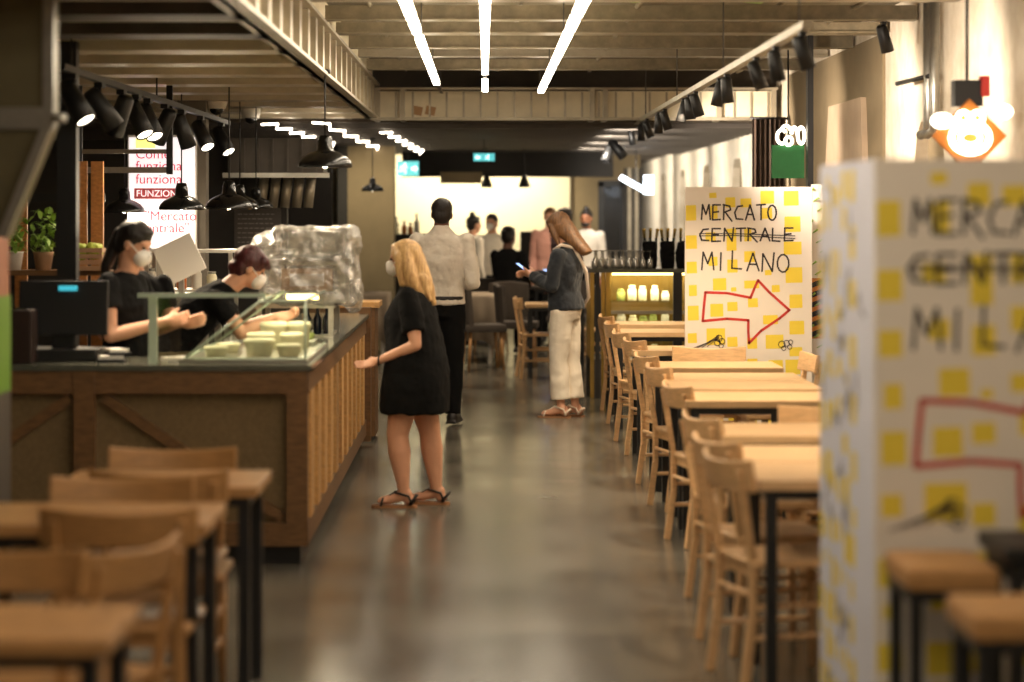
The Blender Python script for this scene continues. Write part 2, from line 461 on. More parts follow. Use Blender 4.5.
# ------------------------------------------------------------------ services under the ceiling
t = thing('air_duct', 'long pale sheet-metal air duct crossing the hall under the raw ceiling', 'duct', (0, 22, 2.52))
mb = MB().use(M['galv_light']).bb(-1.02, 2.66, 0, .42, .02, .27)
x = -.98
while x < 2.6:
    mb.use(M['galv']).bb(x, x+.018, -.012, 0, .03, .26); x += .155
mb.build('casing', None, t)
for x in (-1.02, -.78, .96, 1.1-.02, 2.12, 2.62): MB().bb(x, x+.045, -.05, .44, 0, .3).build('flange', M['galv'], t)
MB().bb(-1.04, 2.68, -.07, -.015, 0, .025).build('lower_rail', M['galv'], t)
MB().bb(-1.04, 2.68, -.07, -.015, .28, .30).build('upper_rail', M['galv'], t)
for x in (-.62, -.5): MB().box((x, -.006, .09), (.09, .01, .08), Matrix.Rotation(.2, 3, 'Y')).build('label_plate', M['cardboard'], t)
for i, (y, z, w, h, mt_) in enumerate([(10.6, 2.83, .1, .05, 'pipe'), (12.1, 2.9, .16, .05, 'pipe'), (13.6, 2.9, .1, .05, 'galv'), (15.0, 2.9, .1, .08, 'pipe'), (16.1, 2.9, .22, .06, 'pipe'), (17.6, 2.9, .1, .08, 'pipe'), (18.9, 2.92, .12, .05, 'galv'), (20.3, 2.9, .1, .08, 'pipe')]):
    x0 = -1.0
    words = ['nearest to the camera', 'second from the camera', 'third from the camera', 'fourth from the camera', 'fifth and broadest', 'sixth from the camera', 'seventh from the camera', 'last one before the air duct'][i]
    mb = MB().bb(x0, 2.7, y, y+w, z, z+h)
    mb.bb(x0, 2.7, y-.02, y+w+.02, z-.012, z)
    single(mb, 'ceiling_beam', M[mt_], 'grey-brown metal cross beam under the raw ceiling, '+words, 'beam', 'cross beams above the aisle')
for i, (x, y0, y1, z) in enumerate([(-.72, 8, 21.9, 2.98), (.22, 8, 21.9, 3.0), (.95, 8, 21.9, 2.97), (1.85, 8, 21.9, 2.99), (2.3, 8, 21.9, 2.96)]):
    words = ['along the ribbed upstand', 'just right of the middle light strip', 'right of the light strips', 'right of the spotlight track', 'nearest to the white wall'][i]
    mb = MB().tube([(x, y0, z), (x, y1, z)], .016, 8)
    single(mb, 'ceiling_pipe', M['pipe'], 'thin pipe running lengthwise on the raw ceiling, '+words, 'pipe', 'pipes along the ceiling')
# green patch of the raw ceiling, modelled as a bent tube
single(MB().tube([(.6, 14.2, 3.02), (.9, 14.6, 3.01), (1.3, 14.4, 3.02), (1.7, 14.8, 3.02)], .05, 8), 'green_ceiling_patch', M['leaf'], 'dull green patch under the raw ceiling near the right', 'patch')
# three light strips in pieces
near = [(-1.6, .4), (.6, 2.6), (2.8, 4.6), (4.8, 6.8), (7.0, 9.0), (9.2, 10.9)]
strips = [(-.395, near+[(11.05, 12.95), (13.15, 13.95), (14.45, 16.8), (17.05, 18.3), (18.6, 19.6)], 'left'),
          (0.0, near+[(11.05, 12.6), (12.85, 13.5), (13.75, 15.5), (15.75, 16.4), (16.75, 18.1), (19.3, 20.7)], 'middle'),
          (.488, near+[(11.05, 12.7), (12.95, 13.8), (14.05, 16.9), (17.15, 18.2), (18.45, 19.4), (19.7, 20.9)], 'right')]
for x, segs, w in strips:
    t = thing('light_strip', 'suspended row of bright white light segments, '+w+' one of the three over the aisle', 'ceiling light', (x, 12, 2.725), 0, 'light strips over the aisle')
    MB().bb(-.014, .014, -13.8, 9.7, .03, .05).build('rail', M['galv_dark'], t)
    for a, b in segs: MB().bb(-.024, .024, a-12, b-12, -.005, .03).build('light_segment', M['strip'], t)
    for y in (-13, -9, -5, -.4, 2.9, 6.2, 9.3): MB().tube([(0, y, .05), (0, y, .335)], .004, 6).build('hanger', M['galv_dark'], t)
# zig-zag led ribbons in the far ceiling
for x0, w, ya, yb in [(-1.86, 'left', 20.4, 27.5), (-1.4, 'middle', 20.0, 31), (-.95, 'right', 22.6, 31)]:
    z = 2.44; pts = []; n = 12
    for i in range(n+1):
        pts.append((x0+(.035 if i % 2 else -.035)+i*.012, ya+(yb-ya)*i/n, z+(.012 if i % 2 else -.012)))
    mb = MB().tube(pts, .009, 8)
    single(mb, 'led_ribbon', M['led'], 'wavy white LED ribbon below the dark far ceiling, '+w+' one of three', 'light', 'wavy LED ribbons')

# ------------------------------------------------------------------ spotlights
def spot_body(t, s=1.0, lit=True, aim=(0, 0, -1)):
    """a black can lamp hanging from a short arm; t at the track"""
    a = V(aim).normalized(); q = V((0, 0, -1)).rotation_difference(a).to_matrix()
    MB().bb(-.02*s, .02*s, -.05*s, .05*s, -.025*s, 0).build('adapter', M['black'], t)
    MB().tube([(0, 0, -.02*s), (0, 0, -.1*s)], .009*s, 8).build('arm', M['black'], t)
    c = V((0, 0, -.11*s))
    mb = MB().lathe([(.03*s, .09*s), (.044*s, .07*s), (.048*s, -.02*s), (.052*s, -.13*s), (.045*s, -.13*s), (.04*s, -.1*s)], seg=20)
    bmesh.ops.rotate(mb.b, cent=(0, 0, 0), matrix=q, verts=mb.b.verts); bmesh.ops.translate(mb.b, vec=c, verts=mb.b.verts)
    can = mb.build('lamp_can', M['black'], t)
    mb = MB().lathe([(.043*s, -.123*s), (.043*s, -.118*s)], seg=20)
    bmesh.ops.rotate(mb.b, cent=(0, 0, 0), matrix=q, verts=mb.b.verts); bmesh.ops.translate(mb.b, vec=c, verts=mb.b.verts)
    mb.build('lens', M['bulb'] if lit else M['black_gloss'], can)
def spot_light(loc, target, watts, angle=60, blend=.7, col=(1, .8, .55), r=.05):
    l = bpy.data.lights.new('spot_lamp', 'SPOT'); l.energy = watts; l.spot_size = math.radians(angle); l.spot_blend = blend
    l.color = col; l.shadow_soft_size = r
    o = bpy.data.objects.new('spot_lamp', l); C.objects.link(o); o.location = loc
    o.rotation_euler = (V(target)-V(loc)).to_track_quat('-Z', 'Y').to_euler()
    return o
def ordn(i): return ['first', 'second', 'third', 'fourth', 'fifth', 'sixth', 'seventh', 'eighth', 'ninth', 'tenth', 'eleventh', 'twelfth', 'thirteenth', 'fourteenth', 'fifteenth', 'sixteenth', 'seventeenth', 'eighteenth'][i]
# right-hand track
tk = thing('spotlight_track', 'slim metal track carrying black spotlights above the right-hand tables', 'track', (1.44, 10.5, 2.51))
MB().bb(-.025, .025, .2, 19.5, 0, .035).build('rail', M['galv'], tk)
for y in (.5, 4, 7.5, 11, 14.5, 18.5): MB().tube([(0, y, .03), (0, y, .55 if y < 11.4 else -.0+.04)], .005, 6).build('hanger', M['galv_dark'], tk)
spots_r = [10.9, 11.9, 12.75, 14.3, 14.75, 16.4, 16.9, 17.4, 19.2, 19.9, 21.3, 22.1, 23.6, 26.4, 27.8]
aims_r = [(.35, .1, -1), (.2, .1, -1), (.4, 0, -1), (.1, .1, -1), (-.2, 0, -1), (.3, .1, -1), (.1, 0, -1), (-.25, 0, -1), (.3, 0, -1), (0, .1, -1), (.4, 0, -1), (0, 0, -1), (.2, 0, -1), (.8, -.2, -1), (-.4, -.3, -1)]
for i, y in enumerate(spots_r):
    t = thing('track_spotlight', 'small black can spotlight on the right-hand track, %s from the camera' % ordn(i), 'spotlight', (1.44, y, 2.51), 0, 'spotlights over the right-hand tables')
    spot_body(t, .72 if i < 13 else 1.1, False, aims_r[i])
# left-hand row over the food counter
spots_l = [12.35, 13.2, 14.0, 14.6, 15.1, 15.9, 16.8, 17.9, 19.3]
aims_l = [(.62, -.3, -1), (.7, .3, -1), (-.4, .3, -1), (.5, -.4, -1), (.45, -.5, -1), (-.5, .4, -1), (.3, .3, -1), (.55, -.6, -1), (.6, -.5, -1)]
tk = thing('spotlight_track', 'black track holding big can spotlights over the food counter', 'track', (-2.12, 12.0, 2.4))
MB().bb(-.02, .02, 0, 7.8, 0, .035).build('rail', M['black'], tk)
for y in (.3, 3.5, 7.2): MB().tube([(0, y, .03), (0, y, .2)], .006, 6).build('hanger', M['black'], tk)
for i, y in enumerate(spots_l):
    t = thing('counter_spotlight', 'large black can spotlight over the food counter, %s from the camera' % ordn(i), 'spotlight', (-2.12, y, 2.4), 0, 'spotlights over the food counter')
    spot_body(t, 1.12, i in (0, 3, 4, 7, 8), aims_l[i])
# dome cameras
for i, (x, y, s) in enumerate([(-2.08, 18.6, .085), (-2.0, 20.5, .085)]):
    t = thing('dome_camera', ['white dome security camera on the lowered ceiling, the nearer of two', 'white dome security camera on the lowered ceiling, the farther of two'][i], 'security camera', (x, y, 2.585))
    MB().lathe([(s, 0), (s*.98, -.06), (s*.8, -.1), (s*.75, -.1)]).build('housing', M['plastic_white'], t)
    MB().ball((0, 0, -.1), (.055, .055, .05)).build('lens_dome', M['black_gloss'], t)
    MB().tube([(0, 0, 0), (0, 0, .06)], .03, 10).build('mount', M['plastic_white'], t)

# ------------------------------------------------------------------ pendant lamps
def pendant(loc, R, top, label, light=0, group='black dome pendants over the counter'):
    t = thing('pendant_lamp', label, 'pendant lamp', loc, 0, group)
    k = R/.17
    outer = [(.17, 0), (.172, .012), (.162, .04), (.135, .07), (.09, .095), (.052, .108), (.045, .17), (.036, .2), (.012, .205)]
    inner = [(.01, .19), (.04, .1), (.085, .087), (.128, .063), (.155, .034), (.164, .002)]
    MB().lathe([(r*k, z*k) for r, z in outer+inner], closed=True).build('lamp_shade', M['black_gloss'], t)
    MB().lathe([(.157*k, .024*k), (.112*k, .048*k), (.06*k, .07*k), (.0301*k, .086*k)][::-1]+[(.02*k, .05*k), (.1*k, .035*k), (.15*k, .02*k)]).build('reflector', M['lamp_inner'], t)
    MB().ball((0, 0, .025*k), .028*k).build('bulb', M['bulb'], t)
    MB().tube([(0, 0, .17*k), (0, 0, top-loc[2])], .005, 6).build('cord', M['black'], t)
    MB().lathe([(.035, 0), (.035, .025), (.01, .03)], (0, 0, top-loc[2]-.028)).build('ceiling_cap', M['black'], t)
    if light:
        l = bpy.data.lights.new('pendant_bulb', 'POINT'); l.energy = light; l.color = (1, .82, .58); l.shadow_soft_size = .03
        o = bpy.data.objects.new('pendant_bulb', l); C.objects.link(o); o.location = V(loc)+V((0, 0, -.03))
pendant((-1.0, 15.0, 1.965), .17, 2.58, 'largest black dome pendant lamp, hanging before the LED ribbons', 12)
pendant((-2.2, 17.4, 1.70), .165, 2.58, 'black dome pendant overlapping the lit menu screen', 12)
pendant((-2.72, 18.1, 1.68), .155, 2.58, 'black dome pendant left of the lit menu screen, above the ponytailed worker', 8)
pendant((-1.77, 16.6, 1.705), .165, 2.58, 'black dome pendant right of the menu screen, front one of its cluster', 12)
pendant((-1.9, 18.6, 1.715), .15, 2.58, 'black dome pendant peeping out behind the front one of the cluster')
pendant((-1.87, 19.6, 1.715), .14, 2.58, 'rearmost black dome pendant of the cluster right of the screen')
pendant((-1.2, 25.6, 1.9), .12, 2.47, 'small black dome pendant before the beige pillar')
for x, y, lab in [(.02, 29.5, 'small black cone lamp hanging before the bright back wall, left one'), (.48, 29.3, 'small black cone lamp hanging before the bright back wall, right one')]:
    t = thing('cone_lamp', lab, 'pendant lamp', (x, y, 1.975), 0, 'cone lamps before the bright wall')
    MB().lathe([(.07, 0), (.065, .04), (.04, .11), (.026, .16), (.016, .16), (.028, .1), (.058, .012)], closed=True).build('lamp_shade', M['black'], t)
    MB().tube([(0, 0, .13), (0, 0, .5)], .005, 6).build('cord', M['black'], t)

# ------------------------------------------------------------------ exit signs
def person_mark(mb, cx, y, cz, s):
    mb.ball((cx+.1*s, y, cz+.34*s), (.09*s, .004, .09*s))
    for a, b in [((.08, .24), (-.02, -.02)), ((-.02, -.02), (.14, -.18)), ((.14, -.18), (.08, -.4)), ((-.02, -.02), (-.2, -.2)), ((-.2, -.2), (-.38, -.2)), ((.06, .2), (-.2, .16)), ((-.2, .16), (-.28, 0)), ((.08, .2), (.26, .04))]:
        mb.beam((cx+a[0]*s, y, cz+a[1]*s), (cx+b[0]*s, y, cz+b[1]*s), .004, .09*s, up=(1, 0, .001))
t = thing('exit_sign', 'larger lit teal emergency exit sign over the bright back room, left', 'sign', (-.93, 29, 2.2))
MB().bb(-.13, .13, 0, .03, -.09, .09).build('casing', M['teal'], t)
mb = MB(); person_mark(mb, -.05, -.004, 0, .16)
mb.prism([(.04, .02), (.04, -.02), (.08, -.02), (.08, -.045), (.12, 0), (.08, .045), (.08, .02)], 1, -.006, -.001)
mb.build('running_person', M['teal_white'], t)
MB().tube([(0, .015, .08), (0, .015, .29)], .006, 6).build('hanger', M['black'], t)
t = thing('exit_sign', 'narrow lit teal emergency exit sign hanging in front of the dark lintel', 'sign', (-.01, 26, 2.27))
MB().bb(-.115, .115, 0, .03, -.04, .045).build('casing', M['teal'], t)
mb = MB(); person_mark(mb, .04, -.004, 0, .075)
mb.prism([(-.04, .01), (-.04, -.01), (-.07, -.01), (-.07, -.025), (-.1, 0), (-.07, .025), (-.07, .01)], 1, -.006, -.001)
mb.build('running_person', M['teal_white'], t)
MB().tube([(0, .015, .04), (0, .015, .21)], .006, 6).build('hanger', M['black'], t)

# ------------------------------------------------------------------ food counter
CX, CY0, CY1, CZ = -.85, 11.5, 17.3, .957
t = thing('food_counter', 'long brown timber food counter with braced front and slatted aisle side', 'counter', (CX, CY0, 0))
L = 2.6
MB().bb(-L, -.03, .04, .62, .09, .9).build('body', M['panel_brown'], t)
MB().bb(-.64, -.03, .62, CY1-CY0, .09, .9).build('side_body', M['panel_brown'], t)
MB().bb(-L, -.04, .06, .6, 0, .09).build('plinth', M['black'], t)
MB().bb(-.6, -.05, .6, CY1-CY0-.03, 0, .09).build('plinth', M['black'], t)
MB().bb(-L, .02, -.02, .64, .93, .957).build('worktop', M['stone'], t)
MB().bb(-.66, .02, .64, CY1-CY0, .93, .957).build('worktop', M['stone'], t)
mb = MB().bb(-L, .0, -.01, .05, .82, .93); mb.build('top_rail', M['wood_dark'], t)
MB().bb(-L, .0, -.01, .05, .09, .2).build('bottom_rail', M['wood_dark'], t)
for x0, x1 in ((-.1, 0), (-1.12, -1.02), (-2.1, -2.0)): MB().bb(x0, x1, -.015, .05, .09, .93).build('post', M['wood_dark'], t)
MB().beam((-.98, .03, .8), (-.12, .03, .22), .04, .05, up=(0, 0, 1)).build('brace', M['wood_dark'], t)
MB().beam((-1.14, .03, .8), (-1.98, .03, .22), .04, .05).build('brace', M['wood_dark'], t)
# aisle side
S = CY1-CY0
MB().bb(-.03, .0, .05, S, .82, .93).build('side_rail', M['wood_dark'], t)
MB().bb(-.03, .0, .05, S, .09, .2).build('side_rail', M['wood_dark'], t)
MB().bb(-.036, -.025, .05, S, .2, .82).build('side_backing', M['wood_dark'], t)
y = .22
while y < S-.3:
    MB().bb(-.03, .002, y, y+.2, .2, .82).build('slat', M['wood_slat'], t); y += .5
MB().bb(-.05, .03, S-.1, S+.02, .04, 1.0).build('end_post', M['wood_dark'], t)
# wooden cabinet end beyond the counter
t = thing('host_stand', 'narrow wooden stand against the far end of the food counter', 'stand', (-.83, 17.7, 0))
MB().bb(-.5, .02, 0, .5, .03, .98).build('body', M['wood_dark'], t)
MB().bb(-.52, .05, -.03, .53, .98, 1.02).build('top', M['wood_slat'], t)
MB().bb(-.48, 0, .02, .48, 0, .03).build('plinth', M['black'], t)

# glass display case on the counter
t = thing('display_case', 'slanted glass display case on the food counter holding pale food tubs', 'display case', (0, 0, .957))
y0, y1 = 11.62, 13.0
xa, xb, xc = -1.46, -.87, -1.09
prof = [(xa, .02), (xb, .02), (xb, .3), (xc, .3)]
MB().prism([(xa, .02), (xb, .02), (xb, .3), (xc, .3)], 1, y0, y0+.006).build('front_pane', M['glass_green'], t)
MB().bb(xb-.006, xb, y0+.01, y1, .02, .3).build('side_pane', M['glass_green'], t)
MB().prism([(xa, .02), (xa+.008, .02), (xc+.008, .3), (xc, .3)], 1, y0+.01, y1).build('slanted_pane', M['glass_green'], t)
MB().bb(xc, xb, y0, y1, .3, .308).build('top_pane', M['glass_green'], t)
mb = MB()
e = .008
for a, b in [((xa, y0, .02), (xc, y0, .3)), ((xc, y0, .3), (xb, y0, .304)), ((xb, y0, .02), (xb, y0, .3)), ((xa, y0, .02), (xb, y0, .02)), ((xb, y0, .304), (xb, y1, .304)), ((xb, y0, .02), (xb, y1, .02)), ((xc, y0, .304), (xc, y1, .304)), ((xa, y0, .02), (xa, y1, .02)), ((xa, y1, .02), (xc, y1, .3))]:
    mb.tube([a, b], e*.8, 6)
mb.build('glass_edges', M['glass_edge'], t)
MB().bb(xa-.02, xb+.01, y0-.02, y1+.02, 0, .02).build('base_tray', M['steel'], t)
MB().bb(xc+.02, xb-.03, y1-.06, y1-.02, .26, .29).build('light_bar', M['warm_led'], t)
k = 0
names = ['front left', 'front middle', 'front right', 'second row left', 'second row middle', 'second row right', 'third row left', 'third row right']
for i, (x, y, r, h) in enumerate([(-1.33, 11.86, .06, .05), (-1.12, 11.9, .075, .085), (-.97, 11.86, .06, .06), (-1.3, 12.15, .06, .05), (-1.14, 12.2, .07, .1), (-.98, 12.18, .06, .1), (-1.1, 12.5, .07, .14), (-.97, 12.52, .06, .14)]):
    mb = MB().lathe([(r*.8, 0), (r, h*.8), (r*1.06, h*.82), (r*1.06, h*.9), (r*.95, h), (r*.3, h*1.02)], seg=20)
    o = single(mb, 'food_tub', M['food'], 'pale round food tub in the slanted glass case, '+names[i], 'food tub', 'tubs in the counter case'); o.location = (x, y, .957+.02)
for i, (x, y) in enumerate([(-1.18, 12.82), (-.99, 12.82)]):
    mb = MB().use(M['steel']).bb(-.09, .09, -.13, .13, 0, .03, bevel=.008)
    for q in range(22): mb.use(M['food2']).ball((random.uniform(-.07, .07), random.uniform(-.11, .11), .03+random.uniform(0, .02)), random.uniform(.012, .022), 8)
    o = single(mb, 'salad_tray', None, 'steel tray of green salad at the back of the glass case, '+['left one', 'right one'][i], 'tray'); o.location = (x, y, .977)
# sneeze guard
t = thing('sneeze_guard', 'clear glass guard with upright post beside the cash register', 'glass guard', (0, 0, .957))
MB().bb(-1.635, -1.595, 11.66, 11.70, 0, .325).build('post', M['glass_edge'], t)
MB().bb(-1.68, -1.06, 11.62, 11.9, .325, .335).build('shelf_pane', M['glass_green'], t)
MB().bb(-1.68, -1.06, 11.605, 11.62, .32, .34).build('shelf_edge', M['glass_edge'], t)
MB().bb(-1.6, -1.48, 11.67, 11.676, 0, .325).build('front_pane', M['glass'], t)

# riser and cling-filmed machine
t = thing('service_riser', 'steel box on the counter under the film-wrapped machine', 'stand', (-1.08, 14.3, .957))
mb = MB().bb(-.26, .2, -.3, .32, .17, .2)
for x in (-.24, .18):
    for y in (-.28, .3): mb.bb(x-.015, x+.015, y-.015, y+.015, 0, .17)
mb.build('frame', M['steel'], t); MB().bb(-.24, .18, -.26, .28, 0, .015).build('lower_shelf', M['steel'], t)
for i, x in enumerate((-.93, -.985, -1.045)):
    mb = MB().lathe([(.022, 0), (.024, .01), (.024, .09), (.01, .12), (.01, .15), (.012, .155)], seg=14)
    o = single(mb, 'dark_bottle', mat('navy bottle', (22, 30, 48), .2), 'dark blue bottle under the wrapped machine, '+['right one', 'middle one', 'left one'][i], 'bottle', 'blue bottles on the counter'); o.location = (x, 14.12, .957+.015)
t = thing('wrapped_machine', 'two-tier kitchen machine wrapped in crinkled clear film on the counter', 'machine', (-1.04, 14.25, 1.157))
MB().bb(-.22, .22, -.22, .25, 0, .05).bb(-.22, -.17, -.2, .25, .05, .24).bb(.17, .22, -.2, .25, .05, .24).bb(-.22, .22, -.22, .25, .22, .25).build('lower_box', M['steel'], t)
MB().bb(-.15, .15, -.24, -.2, .07, .2).build('label_board', M['cardboard'], t)
MB().bb(-.1, .1, -.245, -.235, .1, .17).build('front_plate', M['paper'], t)
MB().bb(-.12, .2, -.15, .2, .25, .42, bevel=.02).build('upper_box', M['steel'], t)
bl = Blob(); bl.box((0, 0, .13), (.56, .58, .28)); bl.box((.03, 0, .34), (.46, .48, .2)); bl.ell((-.25, -.05, .3), (.1, .15, .12)); bl.ell((.26, -.1, .05), (.06, .12, .12)); bl.ell((.25, -.05, .36), (.06, .14, .09))
w = bl.fuse('cling_film', M['wrap'], t, voxel=.014, smooth=2, wrinkle=.06, wscale=.07)
# cash register
t = thing('cash_register', 'black cash register with screen back and blue read-out at the counter left', 'cash register', (-2.1, 11.85, .957))
MB().box((.02, .0, .26), (.44, .03, .27), Matrix.Rotation(-.12, 3, 'X'), bevel=.008).build('monitor', M['black'], t)
MB().bb(.0, .09, -.03, -.018, .345, .37).build('read_out', M['till'], t)
MB().box((.02, .03, .1), (.12, .06, .2), bevel=.01).build('neck', M['black'], t)
MB().bb(-.18, .2, -.12, .2, 0, .06, bevel=.01).build('base', M['black'], t)
t = thing('receipt_printer', 'dark brown box printer beside the cash register', 'printer', (-2.27, 11.66, .957))
MB().bb(-.1, .08, -.06, .1, 0, .26, bevel=.012).build('body', mat('dark brown plastic', (46, 30, 26), .4), t)
MB().bb(-.07, .05, -.03, .03, .26, .268).build('paper_slot', M['black_gloss'], t)
for i, (x, z, m_) in enumerate([(-1.82, 0, 'black'), (-1.83, .016, 'paper'), (-1.8, .032, 'black'), (-1.82, .048, 'paper')]):
    single(MB().box((x, 11.72+.02*i, .957+z+.008), (.13-.01*i, .12, .015), Matrix.Rotation(.2*i, 3, 'Z')), 'menu_booklet', M[m_], '%s booklet in the small stack right of the cash register, %s' % (['black', 'white', 'black', 'white'][i], ['bottom', 'second from bottom', 'third from bottom', 'topmost'][i]), 'booklet', 'booklets by the register')
single(MB().box((-1.52, 11.8, .957+.012), (.12, .1, .02), Matrix.Rotation(.5, 3, 'Z')), 'white_dish', M['paper'], 'small flat white tray on the counter beside the glass post', 'tray')

# ------------------------------------------------------------------ drinks fridge and hood at left edge
t = thing('display_fridge', 'grey and lime green fridge unit cut by the left picture edge', 'fridge', (-2.37, 8.9, 0))
MB().bb(-.6, .473, 0, .7, 0, .98).build('body', M['galv_dark'], t)
MB().bb(-.6, .473, 0, .7, .98, 1.36).build('green_panel', M['fridge_green'], t)
MB().bb(-.6, .475, -.01, .0, .96, 1.0).build('handle_rail', M['steel'], t)
MB().bb(-.6, .47, .02, .68, 1.36, 1.6).build('upper_panel', M['pinkish'], t)
t = thing('extractor_hood', 'big brushed steel extractor hood with slanting edge at upper left', 'hood', (0, 8.9, 0))
mb = MB().prism([(-3.2, 2.5), (-1.62, 2.5), (-1.62, 2.02), (-1.79, 1.6), (-3.2, 1.6)], 1, .02, .22); mb.build('body', mat('olive steel', (112, 104, 78), .4, metal=.6, noise=.15, scale=5), t)
MB().bb(-3.2, -1.6, -.01, .02, 2.0, 2.08).build('band', M['steel'], t)
MB().beam((-1.62, 0, 2.02), (-1.79, 0, 1.6), .03, .035).build('edge_strip', M['steel'], t)
MB().bb(-1.64, -1.6, 0, .03, 2.02, 2.5).build('edge_strip', M['steel'], t)
MB().tube([(-1.6, -.02, 2.04), (-1.55, -.02, 2.04)], .018, 8).build('latch', M['steel'], t)

# pole, planks, frame, plants
single(MB().bb(-2.23, -2.13, 12.5, 12.6, .0, 2.58), 'black_post', M['black'], 'thick black square post behind the cash register', 'post')
t = thing('plank_screen', 'screen of upright orange wooden planks behind the black post', 'screen', (-2.6, 14.8, 0))
for x in (-.42, -.3, -.02, .07, .17): MB().bb(x, x+.075, 0, .03, 0, 2.1-(.1 if x > 0 else 0)).build('plank', M['wood_plank'], t)
for z in (.5, 1.2, 1.75): MB().bb(-.45, .25, .03, .06, z, z+.05).build('batten', M['black'], t)
t = thing('steel_frame', 'open black and steel hanging frame before the menu screen', 'frame', (-2.45, 16.2, 2.1))
mb = MB(); mb.bb(-.3, .32, 0, .025, -.02, .01).bb(-.3, .32, 0, .025, -.15, -.11); mb.build('rails', M['steel'], t)
MB().bb(.3, .34, -.01, .03, -.16, .45).build('upright', M['black'], t)
MB().bb(-.3, -.27, -.01, .03, -.16, .45).build('upright', M['black'], t)
t = thing('plant_shelf', 'slim shelf holding plants and a crate by the wooden planks', 'shelf', (-2.55, 14.4, 0))
MB().bb(-.45, .3, -.12, .15, 1.31, 1.34).build('board', M['wood_dark'], t)
for x in (-.43, .27):
    for y in (-.1, .12): MB().bb(x, x+.025, y, y+.025, 0, 1.31).build('leg', M['black'], t)
def bush(name, label, cat, loc, r, h, m, pot, n=70, group=None):
    t = thing(name, label, cat, loc, 0, group)
    if pot: MB().lathe([(.045, 0), (.06, .1), (.065, .11), (.05, .11)], seg=18).build('pot', pot, t); base = .1
    else: base = .0
    mb = MB()
    for i in range(n):
        a = random.uniform(0, 2*PI); u = random.random(); rr = r*math.sqrt(random.random()); z = base+h*u
        c = V((rr*math.cos(a), rr*math.sin(a), z)); q = Matrix.Rotation(random.uniform(0, 6), 3, 'Z') @ Matrix.Rotation(random.uniform(-1, 1), 3, 'X')
        vs = [mb.b.verts.new(c+q @ V(p)) for p in [(0, -.03, 0), (.016, -.008, .006), (.012, .02, .004), (0, .034, 0), (-.012, .02, .004), (-.016, -.008, .006)]]
        f = mb.b.faces.new(vs)
    mb.build('foliage', m, t); return t
bush('potted_herb', 'green leafy herb in a pale pot on the shelf, left of the black post', 'plant', (-2.83, 14.4, 1.34), .08, .2, M['leaf'], M['plastic_white'], 90)
bush('potted_herb', 'tall green herb in a wood-brown pot between the slanting hood and the black post', 'plant', (-2.64, 14.35, 1.34), .07, .26, M['leaf'], M['crate'], 90)
t = thing('slatted_crate', 'pale slatted wooden crate right of the black post', 'crate', (-2.37, 14.3, 1.34))
for z in (0, .036, .072, .108):
    mb = MB().bb(-.1, .1, -.07, -.062, z, z+.026).bb(-.1, .1, .062, .07, z, z+.026).bb(-.1, -.092, -.062, .062, z, z+.026).bb(.092, .1, -.062, .062, z, z+.026)
    mb.build('slat', M['crate'], t)
mb = MB()
for x in (-.09, .09):
    for y in (-.06, .06): mb.bb(x-.008, x+.008, y-.008, y+.008, 0, .134)
mb.build('corner_posts', M['crate'], t); MB().bb(-.09, .09, -.06, .06, 0, .008).build('bottom', M['crate'], t)
def lettuce(loc, r, lab):
    t = thing('lettuce', lab, 'lettuce', loc, 0, 'lettuces in the crate')
    bl = Blob(); bl.ell((0, 0, r*.8), (r, r, r*.9))
    for i in range(9):
        a = i*.7; bl.ell((r*.6*math.cos(a), r*.6*math.sin(a), r*(.9+.5*math.sin(i*2.3))), (r*.45, r*.45, r*.4))
    bl.fuse('leaves', M['leaf_bright'], t, voxel=.006, smooth=1, wrinkle=.02, wscale=.02)
lettuce((-2.42, 14.3, 1.4), .06, 'bright yellow-green lettuce in the slatted crate, left one'); lettuce((-2.33, 14.3, 1.41), .055, 'bright yellow-green lettuce in the slatted crate, right one')

# lit menu screen
t = thing('menu_screen', 'tall lit white menu screen with pink Italian lettering', 'screen', (-2.45, 18.2, 1.41))
MB().bb(-.26, .26, .01, .06, -.02, .86).build('housing', M['plastic_white'], t)
MB().bb(-.25, .25, 0, .012, 0, .84).build('display', M['screen'], t)
def text(body, size, loc, m, parent, name='lettering', ext=.001, bold=0):
    cu = bpy.data.curves.new(name, 'FONT'); cu.body = body; cu.size = size; cu.extrude = ext; cu.offset = bold
    o = bpy.data.objects.new(name, cu); C.objects.link(o)
    dg = bpy.context.evaluated_depsgraph_get(); dg.update()
    me = bpy.data.meshes.new_from_object(o.evaluated_get(dg)); bpy.data.objects.remove(o)
    ob = bpy.data.objects.new(name, me); C.objects.link(ob); me.materials.append(m)
    ob.parent = parent; ob.location = loc; ob.rotation_euler = (PI/2, 0, 0); return ob
for s_, z in (('Come', .68), ('funziona', .59), ('funziona', .49)): text(s_, .105, (-.2, -.003, z), M['screen_pink'], t)
MB().bb(-.21, .16, -.005, 0, .375, .455).build('red_block', mat('rose block', (214, 96, 104), .6), t)
text('FUNZIONA', .07, (-.195, -.009, .392), M['screen'], t)
text('"Mercato', .105, (-.13, -.003, .21), M['screen_pink'], t); text('Centrale"', .105, (-.2, -.003, .12), M['screen_pink'], t)
MB().bb(-.2, -.05, -.003, 0, .76, .83).build('yellow_mark', glow('pale yellow display ink', (240, 226, 120), 1.2), t)
MB().bb(-.25, .25, .03, .06, -1.41, -.02).build('pedestal', M['grey_wall'], t)

